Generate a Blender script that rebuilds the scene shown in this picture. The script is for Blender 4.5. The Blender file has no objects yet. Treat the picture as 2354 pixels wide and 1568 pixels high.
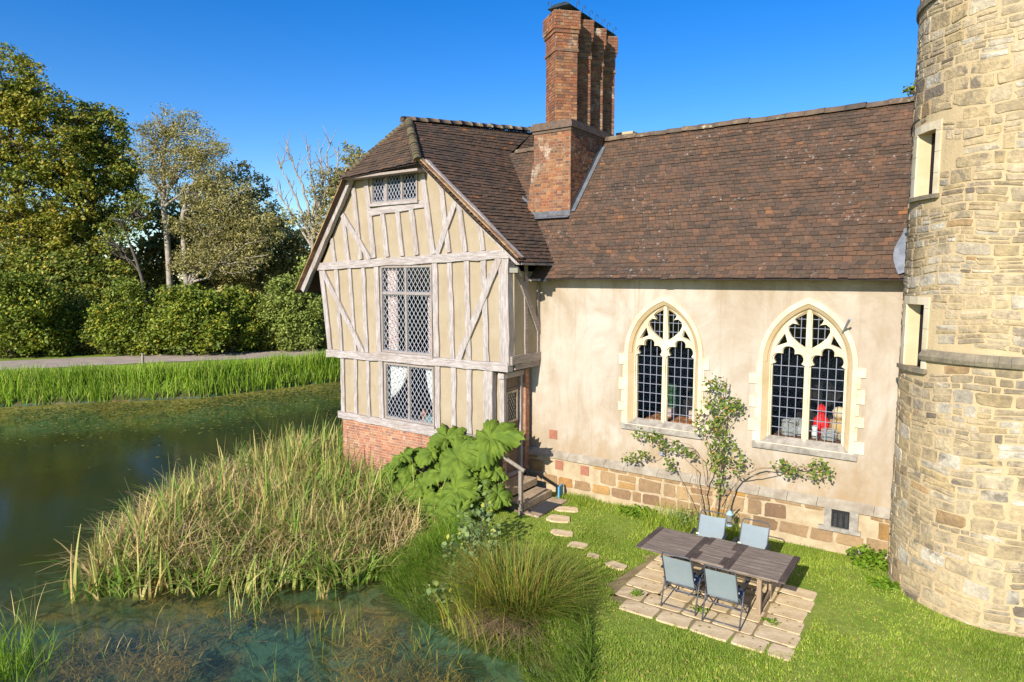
import bpy, math, random
import numpy as np
from mathutils import Vector as V, Matrix, noise
R_ = random.Random(7); NP = np.random.default_rng(11)
D = bpy.data; SC = bpy.context.scene; COL = SC.collection
rad = math.radians
# ------------------------------------------------------------------ camera frame (metres; x along the hall wall, y into it)
F_PX, CX, YAW, CAMZ = 1512., 1177., rad(34.7), 5.4
PITCH = math.atan(147/1512.)
def place(px, Fd):
    X = (px-CX)/F_PX*Fd; c, s = math.cos(YAW), math.sin(YAW)
    return X*c-Fd*s, X*s+Fd*c
def zat(py, Fd): return CAMZ+(637-py)/F_PX*Fd
# ------------------------------------------------------------------ materials
def new_mat(name, rough=.85, spec=.3):
    m = D.materials.new(name); m.use_nodes = True; nt = m.node_tree
    b = nt.nodes['Principled BSDF']; b.inputs['Roughness'].default_value = rough
    b.inputs['Specular IOR Level'].default_value = spec
    return m, nt, b
class N:
    def __init__(s, nt): s.nt = nt; s.tc = None
    def n(s, t, **k):
        x = s.nt.nodes.new(t)
        for a, v in k.items(): setattr(x, a, v)
        return x
    def l(s, a, b): s.nt.links.new(a, b)
    def coord(s, scale=(1, 1, 1), rot=(0, 0, 0)):
        if not s.tc: s.tc = s.n('ShaderNodeTexCoord')
        mp = s.n('ShaderNodeMapping'); mp.inputs['Scale'].default_value = scale; mp.inputs['Rotation'].default_value = rot
        s.l(s.tc.outputs['Object'], mp.inputs[0]); return mp.outputs[0]
    def noise(s, sc=5, det=4, scale=(1, 1, 1), rough=.6, dist=0):
        x = s.n('ShaderNodeTexNoise'); x.inputs['Scale'].default_value = sc; x.inputs['Detail'].default_value = det
        x.inputs['Roughness'].default_value = rough; x.inputs['Distortion'].default_value = dist
        s.l(s.coord(scale), x.inputs['Vector']); return x.outputs[0]
    def vor(s, sc=5, scale=(1, 1, 1), feat='F1'):
        x = s.n('ShaderNodeTexVoronoi'); x.feature = feat; x.inputs['Scale'].default_value = sc
        s.l(s.coord(scale), x.inputs['Vector']); return x.outputs[0]
    def ramp(s, f, stops, const=False):
        x = s.n('ShaderNodeValToRGB'); e = x.color_ramp.elements
        if const: x.color_ramp.interpolation = 'CONSTANT'
        while len(e) < len(stops): e.new(.5)
        for k, (p, c) in enumerate(stops):
            e[k].position = p; e[k].color = (c, c, c, 1) if isinstance(c, (int, float)) else (*c, 1)
        s.l(f, x.inputs[0]); return x.outputs[0]
    def mix(s, f, a, b, mode='MIX'):
        x = s.n('ShaderNodeMix', data_type='RGBA', blend_type=mode)
        for sock, v in ((x.inputs[0], f), (x.inputs[6], a), (x.inputs[7], b)):
            if isinstance(v, (int, float)): sock.default_value = v
            elif isinstance(v, tuple): sock.default_value = (*v, 1)
            else: s.l(v, sock)
        return x.outputs[2]
    def island(s): return s.n('ShaderNodeNewGeometry').outputs['Random Per Island']
    def posz(s):
        g = s.n('ShaderNodeNewGeometry'); x = s.n('ShaderNodeSeparateXYZ'); s.l(g.outputs['Position'], x.inputs[0]); return x.outputs
    def maprange(s, f, a, b, c=0, d=1):
        x = s.n('ShaderNodeMapRange')
        for i, v in enumerate((a, b, c, d)): x.inputs[i+1].default_value = v
        s.l(f, x.inputs[0]); return x.outputs[0]
    def sheet_fresnel(s, ior):
        # same reflectance from either side of a single sheet
        f = s.n('ShaderNodeFresnel'); r = s.maprange(s.n('ShaderNodeNewGeometry').outputs['Backfacing'], 0, 1, ior, 1/ior); s.l(r, f.inputs[0]); return f
    def bump(s, h, b, strength=.4, dist=.02):
        x = s.n('ShaderNodeBump'); x.inputs['Strength'].default_value = strength; x.inputs['Distance'].default_value = dist
        s.l(h, x.inputs['Height']); s.l(x.outputs[0], b.inputs['Normal'])
def simple(name, col, col2=None, sc=6, rough=.85, bump=.0, bsc=40, scale=(1, 1, 1), metal=0, spec=.3):
    m, nt, b = new_mat(name, rough, spec); g = N(nt)
    if col2 is None: b.inputs['Base Color'].default_value = (*col, 1)
    else: g.l(g.mix(g.ramp(g.noise(sc, 6, scale), [(.35, 0.), (.65, 1.)]), col, col2), b.inputs['Base Color'])
    if bump: g.bump(g.noise(bsc, 5, scale), b, bump)
    b.inputs['Metallic'].default_value = metal
    return m
def islands(name, stops, rough=.85, bump=.5, bsc=25, lichen=None, mottled=.25, lsc=9, lth=.68):
    """one random colour per piece (stone, brick, tile), weathering over it"""
    m, nt, b = new_mat(name, rough); g = N(nt)
    c = g.ramp(g.island(), stops)
    c = g.mix(g.ramp(g.noise(14, 6), [(.3, 0.), (.75, mottled)]), c, (.05, .04, .03))
    c = g.mix(g.ramp(g.noise(2.2, 4), [(.45, 0.), (.75, mottled*1.2)]), c, (.05, .04, .03))
    if lichen:
        lm = g.mix(g.ramp(g.noise(.8, 4), [(.42, 0.), (.62, 1.)]), (0., 0., 0.), g.ramp(g.noise(lsc, 6, rough=.6), [(lth-.05, 0.), (lth+.02, .85)])); c = g.mix(lm, c, lichen)
        c = g.mix(g.ramp(g.noise(.9, 6, (1, 1, .6), .7), [(.48, 0.), (.7, mottled*1.1)]), c, (.05, .042, .035))
    g.l(c, b.inputs['Base Color']); g.bump(g.noise(bsc, 6), b, bump, .02)
    return m
def foliage(name, stops, trans=.3, nsc=.5, dark=(.02, .035, .008), rough=.55, darkamt=.45):
    m, nt, b = new_mat(name, rough, .25); g = N(nt)
    c = g.ramp(g.island(), stops)
    c = g.mix(g.ramp(g.noise(nsc, 3), [(.4, 0.), (.62, darkamt)]), c, dark)
    g.l(c, b.inputs['Base Color'])
    t = g.n('ShaderNodeBsdfTranslucent'); g.l(c, t.inputs[0])
    mx = g.n('ShaderNodeMixShader'); mx.inputs[0].default_value = trans
    g.l(b.outputs[0], mx.inputs[1]); g.l(t.outputs[0], mx.inputs[2]); g.l(mx.outputs[0], nt.nodes['Material Output'].inputs[0])
    return m
M = {}
def plaster():
    m, nt, b = new_mat('cream_render', .9); g = N(nt)
    c = g.mix(g.ramp(g.noise(.55, 5), [(.42, 0.), (.62, .85)]), (.485, .425, .345), (.40, .325, .235))
    c = g.mix(g.ramp(g.noise(1.0, 8, (1, 1, .5), .68, .7), [(.44, 0.), (.68, .85)]), c, (.31, .23, .145))
    c = g.mix(g.ramp(g.noise(2.2, 6, (2.2, 1, .16), .7, .2), [(.52, 0.), (.74, .55)]), c, (.30, .22, .13))
    x = g.posz(); low = g.maprange(x[2], 1.0, 2.6, 1, 0)
    st = g.mix(low, (0., 0., 0.), g.ramp(g.noise(1.3, 8, (1, 1, .7), .72), [(.38, 0.), (.60, .9)]))
    c = g.mix(st, c, (.33, .225, .115))
    v = g.n('ShaderNodeTexVoronoi'); v.feature = 'DISTANCE_TO_EDGE'; v.inputs['Scale'].default_value = .7
    mp = g.n('ShaderNodeMix', data_type='RGBA'); mp.inputs[0].default_value = .35; nz = g.n('ShaderNodeTexNoise'); nz.inputs['Scale'].default_value = 2.5; nz.inputs['Detail'].default_value = 6
    g.l(g.coord(), nz.inputs['Vector']); g.l(g.coord(), mp.inputs[6]); g.l(nz.outputs[1], mp.inputs[7]); g.l(mp.outputs[2], v.inputs['Vector'])
    cr = g.mix(g.ramp(g.noise(.5, 3), [(.5, 0.), (.6, .55)]), (0., 0., 0.), g.ramp(v.outputs[0], [(.003, 1.), (.007, 0.)]))
    c = g.mix(g.mix(.65, cr, (0., 0., 0.)), c, (.2, .15, .1))
    c = g.mix(g.ramp(g.noise(40, 3), [(.35, .12), (.6, 0.)]), c, (.3, .24, .16))
    g.l(c, b.inputs['Base Color']); g.bump(g.noise(14, 7), b, .3, .015); return m
M['render'] = plaster()
def infill():
    m, nt, b = new_mat('ochre_plaster', .9); g = N(nt)
    c = g.mix(g.ramp(g.noise(1.6, 5), [(.35, 0.), (.7, 1.)]), (.37, .30, .20), (.32, .25, .155))
    c = g.mix(g.ramp(g.noise(5, 7, (1, 1, .25), .7), [(.5, 0.), (.8, .5)]), c, (.25, .18, .1))
    g.l(c, b.inputs['Base Color']); g.bump(g.noise(30, 5), b, .2, .008); return m
M['infill'] = infill()
def oak(name, scale, a=(.47, .42, .385), b_=(.27, .225, .195)):
    m, nt, b = new_mat(name, .85); g = N(nt)
    gr = g.noise(9, 7, scale, .7, .4)
    c = g.mix(g.ramp(gr, [(.36, 0.), (.62, 1.)]), a, b_)
    c = g.mix(g.ramp(g.noise(1.3, 5), [(.5, 0.), (.72, .55)]), c, (.27, .2, .15))
    c = g.mix(g.ramp(g.noise(22, 4, scale), [(.62, 0.), (.7, .6)]), c, (.1, .075, .06))
    g.l(c, b.inputs['Base Color']); g.bump(gr, b, .5, .012); return m
M['oak_v'] = oak('weathered_oak_upright', (3, 3, .35))
M['oak_h'] = oak('weathered_oak_lying', (.35, 3, 3))
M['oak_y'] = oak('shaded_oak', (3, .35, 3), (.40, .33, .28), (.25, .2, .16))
M['door'] = oak('door_oak', (4, 4, .4), (.24, .15, .095), (.11, .07, .045))
M['step'] = oak('step_timber', (0.78, 0.64, 0.78), (0.48, 0.368, 0.24), (0.304, 0.224, 0.136))
M['rail_wood'] = oak('grey_rail_wood', (3, 3, .5), (.30, .25, .2), (.2, .16, .12))
M['teak'] = oak('table_teak', (.35, 5, 3), (.31, .245, .185), (.13, .098, .078))
M['teak_dark'] = oak('table_batten', (5, .35, 3), (.10, .072, .058), (.055, .04, .034))
M['teak_leg'] = oak('table_leg_wood', (4, 4, .4), (.36, .26, .16), (.24, .17, .1))
M['pale_wood'] = simple('pale_window_wood', (.5, .4, .28), (.35, .26, .17), 8)
TS = [(0, (0.0721, 0.0471, 0.0306)), (.22, (0.119, 0.0712, 0.0425)), (.45, (0.155, 0.0817, 0.0459)), (.65, (0.101, 0.0681, 0.045)), (.84, (0.19, 0.0921, 0.0467)), (.99, (0.134, 0.0817, 0.051)), (1, (0.34, 0.142, 0.0467))]
M['tile'] = islands('clay_tile', TS, .85, .5, 30, (.46, .42, .36), .42, 10, .67)
TS2 = [(0, (0.0672, 0.0454, 0.0306)), (.3, (0.112, 0.0702, 0.0425)), (.6, (0.151, 0.0842, 0.0476)), (.85, (0.118, 0.0734, 0.0442)), (.985, (0.179, 0.0864, 0.0425)), (1, (0.358, 0.14, 0.0425))]
M['tile2'] = islands('clay_tile_dark', TS2, .85, .5, 30, (.36, .33, .28), .42, 10, .70)
M['under'] = simple('roof_underlay', (.03, .022, .018))
M['moss'] = islands('mossy_tile', [(0, (.12, .085, .05)), (.5, (.19, .15, .065)), (1, (.10, .075, .05))], .9, .6, 20, (.3, .27, .13), .4)
M['ridge'] = islands('ridge_tile', [(0, (.14, .10, .07)), (.5, (.2, .13, .08)), (1, (.11, .085, .065))], .9, .6, 20, (.38, .34, .2), .4, 7, .58)
ST = [(0, (.56, .42, .23)), (.25, (.51, .39, .22)), (.45, (.61, .48, .30)), (.58, (.45, .35, .21)), (.68, (.56, .41, .2)), (.80, (.66, .58, .44)), (.9, (.50, .41, .28)), (.955, (.47, .29, .12)), (.985, (.30, .235, .16)), (1, (.17, .13, .10))]
M['stone'] = islands('sandstone_rubble', ST, .9, 1.0, 22, (.17, .14, .105), .44, 4.5, .58)
M['mortar'] = simple('sandy_mortar', (0.518, 0.393, 0.221), (0.449, 0.334, 0.182), 3, .95, .5, 30)
PS = [(0, (0.3, 0.171, 0.08)), (.2, (0.4, 0.252, 0.116)), (.4, (0.26, 0.149, 0.076)), (.55, (0.44, 0.288, 0.14)), (.7, (0.33, 0.207, 0.108)), (.82, (0.48, 0.27, 0.088)), (.9, (0.34, 0.158, 0.08)), (.96, (0.5, 0.261, 0.056)), (1, (0.19, 0.126, 0.084))]
M['ironstone'] = islands('plinth_ironstone', PS, .9, .8, 18, (.5, .42, .28), .3, 8, .68)
M['pmortar'] = simple('plinth_mortar', (.50, .39, .245), (.38, .285, .165), 4, .95, .5, 30)
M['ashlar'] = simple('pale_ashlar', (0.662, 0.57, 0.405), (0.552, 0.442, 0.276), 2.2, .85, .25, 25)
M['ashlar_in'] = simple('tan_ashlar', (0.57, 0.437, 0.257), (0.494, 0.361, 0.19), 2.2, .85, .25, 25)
M['ashlar_grey'] = simple('weathered_ashlar', (0.391, 0.348, 0.281), (0.204, 0.178, 0.145), 5, .9, .5, 25)
M['ashlar_dark'] = simple('lichened_string_stone', (0.16, 0.132, 0.092), (0.272, 0.224, 0.144), 6, .9, .6, 25)
M['cope'] = simple('plinth_capping', (.40, .35, .27), (.27, .22, .16), 4, .9, .5, 20)
BS = [(0, (.30, .095, .045)), (.25, (.40, .15, .06)), (.45, (.22, .085, .05)), (.6, (.45, .21, .085)), (.75, (.28, .12, .07)), (.88, (.14, .075, .055)), (1, (.5, .28, .14))]
M['brick'] = islands('red_brick', BS, .9, .7, 35, (0.483, 0.391, 0.287), .45, 4, .6)
BS2 = [(0, (.42, .17, .09)), (.3, (.5, .23, .12)), (.6, (.36, .14, .085)), (.85, (.52, .30, .17)), (1, (.27, .12, .09))]
M['brick2'] = islands('wing_brick', BS2, .9, .6, 35, (.55, .45, .36), .25, 4, .62)
M['verge'] = islands('verge_clay', [(0, (.35, .2, .09)), (.5, (.45, .28, .13)), (1, (.28, .15, .08))], .9, .5)
M['bmortar'] = simple('brick_mortar', (.40, .30, .18), (.28, .2, .12), 4, .95)
M['bmortar2'] = simple('pale_brick_mortar', (.58, .48, .36), (.48, .36, .26), 4, .95)
M['lead'] = simple('lead_sheet', (.24, .25, .27), (.15, .16, .175), 6, .6, .2)
M['lead_d'] = simple('dull_lead', (.15, .155, .165), (.09, .095, .10), 6, .75, .2)
M['came'] = simple('window_lead', (.42, .42, .45), None, rough=.5)
M['came_d'] = simple('dark_window_lead', (.22, .225, .26), None, rough=.5)
M['iron'] = simple('black_iron', (.025, .027, .03), (.05, .05, .05), 9, .6)
M['copper'] = simple('cowl_metal', (.03, .04, .045), (.06, .08, .085), 5, .55, metal=.3)
M['terracotta'] = simple('terracotta', (.45, .2, .12), (.38, .16, .1), 9)
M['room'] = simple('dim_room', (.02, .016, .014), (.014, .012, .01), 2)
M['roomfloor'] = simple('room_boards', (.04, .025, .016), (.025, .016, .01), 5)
M['white'] = simple('white_china', (.75, .75, .72), None, rough=.25, spec=.5)
M['red'] = simple('red_glaze', (.75, .02, .02), None, rough=.4)
M['tan'] = simple('tan_ornament', (.6, .42, .2), (.45, .3, .14), 5)
M['bench'] = simple('orange_pine', (.48, .2, .075), (.38, .15, .05), 6)
M['plank'] = simple('dark_shelf', (.2, .1, .06), (.14, .07, .04), 6)
M['print'] = simple('printed_cloth', (.7, .62, .56), (.25, .12, .11), 45)
M['green'] = simple('dark_green_cloth', (.03, .10, .035), (.02, .07, .03), 4)
M['net'] = simple('white_curtain', (.80, .79, .78), (.7, .68, .66), 12)
M['curtain'] = simple('patterned_curtain', (.85, .82, .78), (.45, .2, .2), 26)
M['teal'] = simple('teal_wicker', (.22, .36, .38), (.13, .24, .26), 30, bump=.8)
M['fabric'] = simple('pale_blue_sling', (.245, .285, .29), (.21, .25, .255), 3, .8, .2, 120)
M['tube'] = simple('grey_tube', (.075, .075, .085), None, rough=.4, spec=.5)
M['arm'] = simple('charcoal_plastic', (.022, .025, .032), None, rough=.5)
M['clip'] = simple('white_clip', (.8, .8, .75), None)
M['slab'] = simple('sandstone_paving', (0.694, 0.538, 0.325), (0.538, 0.392, 0.213), 3.5, .9, .4, 14)
M['mat'] = simple('rubber_mat', (.045, .045, .05), None)
M['blue'] = simple('blue_board', (.10, .30, .48), None)
M['grey_metal'] = simple('galvanised', (.3, .31, .33), (.22, .23, .25), 9, .5)
M['soil'] = simple('bare_soil', (0.297, 0.221, 0.108), (0.216, 0.162, 0.072), 3, .95)
def glassmat():
    m = D.materials.new('window_glass'); m.use_nodes = True; nt = m.node_tree; g = N(nt); nt.nodes.remove(nt.nodes['Principled BSDF'])
    t = g.n('ShaderNodeBsdfTransparent'); t.inputs[0].default_value = (.86, .88, .85, 1)
    s = g.n('ShaderNodeBsdfGlossy'); s.inputs[1].default_value = .04; s.inputs[0].default_value = (.8, .8, .8, 1)
    bp = g.n('ShaderNodeBump'); bp.inputs['Strength'].default_value = .15; bp.inputs['Distance'].default_value = .02
    g.l(g.noise(6, 2), bp.inputs['Height']); g.l(bp.outputs[0], s.inputs['Normal'])
    f = g.sheet_fresnel(1.5)
    mx = g.n('ShaderNodeMixShader'); g.l(f.outputs[0], mx.inputs[0]); g.l(t.outputs[0], mx.inputs[1]); g.l(s.outputs[0], mx.inputs[2])
    g.l(mx.outputs[0], nt.nodes['Material Output'].inputs[0]); return m
M['glass'] = glassmat()
def watermat():
    m = D.materials.new('pond_water'); m.use_nodes = True; nt = m.node_tree; g = N(nt); nt.nodes.remove(nt.nodes['Principled BSDF'])
    t = g.n('ShaderNodeBsdfTransparent'); t.inputs[0].default_value = (.80, .86, .66, 1)
    d = g.n('ShaderNodeBsdfDiffuse'); g.l(g.mix(g.ramp(g.noise(.22, 3), [(.4, 0.), (.6, 1.)]), (.09, .15, .10), (.13, .125, .035)), d.inputs[0])
    m0 = g.n('ShaderNodeMixShader'); m0.inputs[0].default_value = .13; g.l(t.outputs[0], m0.inputs[1]); g.l(d.outputs[0], m0.inputs[2])
    s = g.n('ShaderNodeBsdfGlossy'); s.inputs[1].default_value = .03
    bp = g.n('ShaderNodeBump'); bp.inputs['Strength'].default_value = .12; bp.inputs['Distance'].default_value = .03
    g.l(g.noise(5, 3, (1, 1.6, 1)), bp.inputs['Height']); g.l(bp.outputs[0], s.inputs['Normal'])
    f = g.sheet_fresnel(1.33); g.l(bp.outputs[0], f.inputs['Normal'])
    fm = g.n('ShaderNodeMath', operation='MULTIPLY'); fm.inputs[1].default_value = 1.0; g.l(f.outputs[0], fm.inputs[0])
    mx = g.n('ShaderNodeMixShader'); g.l(fm.outputs[0], mx.inputs[0]); g.l(m0.outputs[0], mx.inputs[1]); g.l(s.outputs[0], mx.inputs[2])
    g.l(mx.outputs[0], nt.nodes['Material Output'].inputs[0]); return m
M['water'] = watermat()
def groundmat():
    m, nt, b = new_mat('ground_soil_and_turf', .95, .1); g = N(nt)
    z = g.posz()[2]
    gr = g.mix(g.ramp(g.noise(.9, 6), [(.35, 0.), (.65, 1.)]), (.18, .26, .03), (.27, .31, .06))
    gr = g.mix(g.ramp(g.noise(9, 6), [(.4, 0.), (.7, .6)]), gr, (.10, .15, .025))
    bed = g.mix(g.ramp(g.noise(.45, 7, dist=.8), [(.48, 0.), (.66, 1.)]), (.085, .16, .125), (.33, .19, .06))
    bed = g.mix(g.ramp(g.noise(1.6, 8, (1, 1.8, 1), .7, 1.2), [(.44, 0.), (.58, .85)]), bed, (.035, .045, .018))
    bed = g.mix(g.maprange(z, -1.2, -1.6), bed, (.035, .045, .015))  # deep bed coloured darker in place of light lost through deep water
    mud = g.mix(g.ramp(g.noise(4, 5), [(.4, 0.), (.65, 1.)]), (.06, .075, .02), (.10, .08, .03))
    c = g.mix(g.maprange(z, -.62, -.5), bed, mud); c = g.mix(g.maprange(z, -.4, -.12), c, gr)
    g.l(c, b.inputs['Base Color']); g.bump(g.noise(25, 5), b, .5, .03); return m
M['ground'] = groundmat()
M['road'] = simple('worn_tarmac', (0.456, 0.358, 0.272), (0.333, 0.259, 0.196), 1.2, .95, .3, 30)
# foliage colours
M['grass'] = foliage('lawn_blades', [(0, (0.205, 0.328, 0.0241)), (.4, (0.339, 0.461, 0.0441)), (.75, (0.451, 0.538, 0.0602)), (1, (0.737, 0.655, 0.2))], .35, .7, (0.144, 0.231, 0.02), darkamt=.55)
M['reed_g'] = foliage('reed_green', [(0, (.15, .26, .04)), (.22, (.22, .34, .055)), (.38, (.33, .40, .08)), (.5, (.50, .43, .12)), (.75, (.70, .53, .22)), (1, (.60, .38, .15))], .3, .5, (.18, .34, .03), darkamt=.5)
#'reed_green', [(0, (.17, .27, .07)), (.25, (.25, .36, .10)), (.45, (.36, .44, .13)), (.6, (.50, .47, .18)), (.8, (.70, .57, .29)), (1, (.62, .42, .2))], .35, .5, (.20, .34, .04), darkamt=.5)
#'reed_green', [(0, (.15, .25, .08)), (.3, (.27, .36, .11)), (.5, (.40, .44, .15)), (.66, (.56, .50, .22)), (.85, (.72, .58, .32)), (1, (.66, .46, .23))], .35, .45, (.22, .34, .05), darkamt=.55)
# foliage('reed_green', [(0, (0.135, 0.203, 0.0675)), (.35, (0.23, 0.284, 0.108)), (.6, (0.338, 0.351, 0.149)), (.8, (0.54, 0.446, 0.216)), (1, (0.675, 0.513, 0.27))], .25, .5, (0.121, 0.203, 0.0338), darkamt=.5)
M['reed_d'] = foliage('dead_reed', [(0, (.58, .42, .19)), (.5, (.68, .50, .25)), (1, (.40, .25, .1))], .15, .6, (.30, .19, .08), darkamt=.4)
#'dead_reed', [(0, (0.54, 0.396, 0.204)), (.5, (0.672, 0.504, 0.276)), (1, (0.396, 0.264, 0.132))], .15, .6, (0.3, 0.192, 0.096), darkamt=.4)
M['reed_f'] = foliage('fresh_reed', [(0, (0.175, 0.312, 0.0187)), (.5, (0.288, 0.438, 0.0312)), (.85, (0.4, 0.5, 0.05)), (1, (0.625, 0.562, 0.175))], .35, .25, (0.15, 0.25, 0.015), darkamt=.5)
M['bright'] = foliage('marsh_grass', [(0, (.11, .22, .012)), (.6, (.2, .34, .02)), (1, (.32, .40, .04))], .35, .8, (.06, .13, .01))
M['sedge'] = foliage('rush_stems', [(0, (0.105, 0.168, 0.0203)), (.4, (0.198, 0.269, 0.0324)), (.62, (0.334, 0.347, 0.0486)), (.8, (0.439, 0.314, 0.0648)), (1, (0.345, 0.202, 0.0648))], .25, 1.2, (0.105, 0.146, 0.0162))
# foliage('rush_stems', [(0, (0.091, 0.117, 0.0195)), (.35, (0.208, 0.221, 0.039)), (.6, (0.351, 0.299, 0.052)), (.8, (0.442, 0.26, 0.065)), (1, (0.364, 0.182, 0.078))], .2, 1.2, (0.091, 0.091, 0.0195))
M['bank'] = foliage('bank_grass', [(0, (.12, .21, .02)), (.45, (.2, .32, .03)), (.75, (.28, .37, .05)), (.92, (.42, .40, .13)), (1, (.45, .33, .14))], .35, .9, (.09, .16, .015), darkamt=.6)
M['iris'] = foliage('flag_leaves', [(0, (.2, .30, .03)), (.6, (.42, .42, .05)), (1, (.55, .40, .05))], .35, 1)
M['alder'] = foliage('grey_green_leaves', [(0, (0.136, 0.208, 0.0624)), (.5, (0.21, 0.286, 0.0936)), (.9, (0.284, 0.351, 0.104)), (1, (0.617, 0.546, 0.0624))], .25, 1.5, (0.0617, 0.104, 0.026))
M['gun'] = foliage('giant_rhubarb_leaf', [(0, (0.119, 0.2, 0.0231)), (.6, (0.174, 0.248, 0.0264)), (1, (0.228, 0.274, 0.033))], .25, 3.5, (0.0732, 0.132, 0.0165), darkamt=.6, rough=.75)
M['rose'] = foliage('rose_leaves', [(0, (0.0994, 0.176, 0.0221)), (.5, (0.188, 0.269, 0.0331)), (.85, (0.287, 0.316, 0.0553)), (1, (0.398, 0.234, 0.0663))], .25, 2, (0.0553, 0.0936, 0.0166))
M['hip'] = simple('orange_hips', (.75, .28, .02), None, rough=.4)
M['weed'] = foliage('pond_weed', [(0, (.42, .25, .07)), (.5, (.55, .33, .10)), (1, (.30, .20, .06))], .2, 1)
M['tree_a'] = foliage('autumn_leaves', [(0, (0.165, 0.194, 0.0194)), (.35, (0.261, 0.275, 0.029)), (.65, (0.348, 0.316, 0.0387)), (.9, (0.416, 0.305, 0.0387)), (1, (0.484, 0.264, 0.029))], .2, .45, (0.126, 0.173, 0.0194), darkamt=.75)
# foliage('autumn_leaves', [(0, (0.187, 0.187, 0.0204)), (.3, (0.306, 0.272, 0.0306)), (.6, (0.476, 0.357, 0.0425)), (.85, (0.561, 0.34, 0.0425)), (1, (0.68, 0.323, 0.034))], .3, .22, (0.145, 0.17, 0.0204), darkamt=.6)
M['tree_b'] = foliage('deep_green_leaves', [(0, (0.109, 0.149, 0.0197)), (.4, (0.197, 0.237, 0.0278)), (.8, (0.315, 0.307, 0.0396)), (1, (0.593, 0.396, 0.0495))], .2, .45, (0.0791, 0.118, 0.0158), darkamt=.75)
M['tree_c'] = foliage('olive_leaves', [(0, (0.229, 0.211, 0.0616)), (.4, (0.352, 0.317, 0.0968)), (.8, (0.475, 0.405, 0.132)), (1, (0.581, 0.51, 0.211))], .3, .3, (0.176, 0.158, 0.0528), darkamt=.6)
M['tree_d'] = foliage('brown_olive_leaves', [(0, (0.194, 0.181, 0.0518)), (.5, (0.363, 0.311, 0.0907)), (1, (0.518, 0.428, 0.143))], .2, .3, (0.13, 0.13, 0.0389), darkamt=.6)
M['hedge'] = foliage('hedge_leaves', [(0, (0.105, 0.147, 0.0123)), (.35, (0.183, 0.245, 0.022)), (.7, (0.282, 0.33, 0.0306)), (.92, (0.379, 0.366, 0.0428)), (1, (0.488, 0.342, 0.0245))], .2, .45, (0.0731, 0.11, 0.0123), darkamt=.75)
M['hedge_l'] = foliage('pale_hedge_leaves', [(0, (0.15, 0.204, 0.0272)), (.5, (0.272, 0.326, 0.0612)), (1, (0.394, 0.422, 0.102))], .2, .45, (0.109, 0.15, 0.0204), darkamt=.75)
M['brush'] = foliage('verge_plants', [(0, (0.112, 0.16, 0.024)), (.6, (0.256, 0.272, 0.048)), (.9, (0.352, 0.256, 0.096)), (1, (0.32, 0.144, 0.08))], .3, .6)
M['bark'] = simple('grey_bark', (0.42, 0.364, 0.28), (0.238, 0.196, 0.147), 4, .95, .6, 10)
M['bark_d'] = simple('dark_bark', (.08, .065, .05), (.13, .105, .08), 3, .95, .6, 10)
M['cane'] = simple('rose_cane', (.36, .27, .17), (.22, .15, .09), 14, .9, .4)
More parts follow.
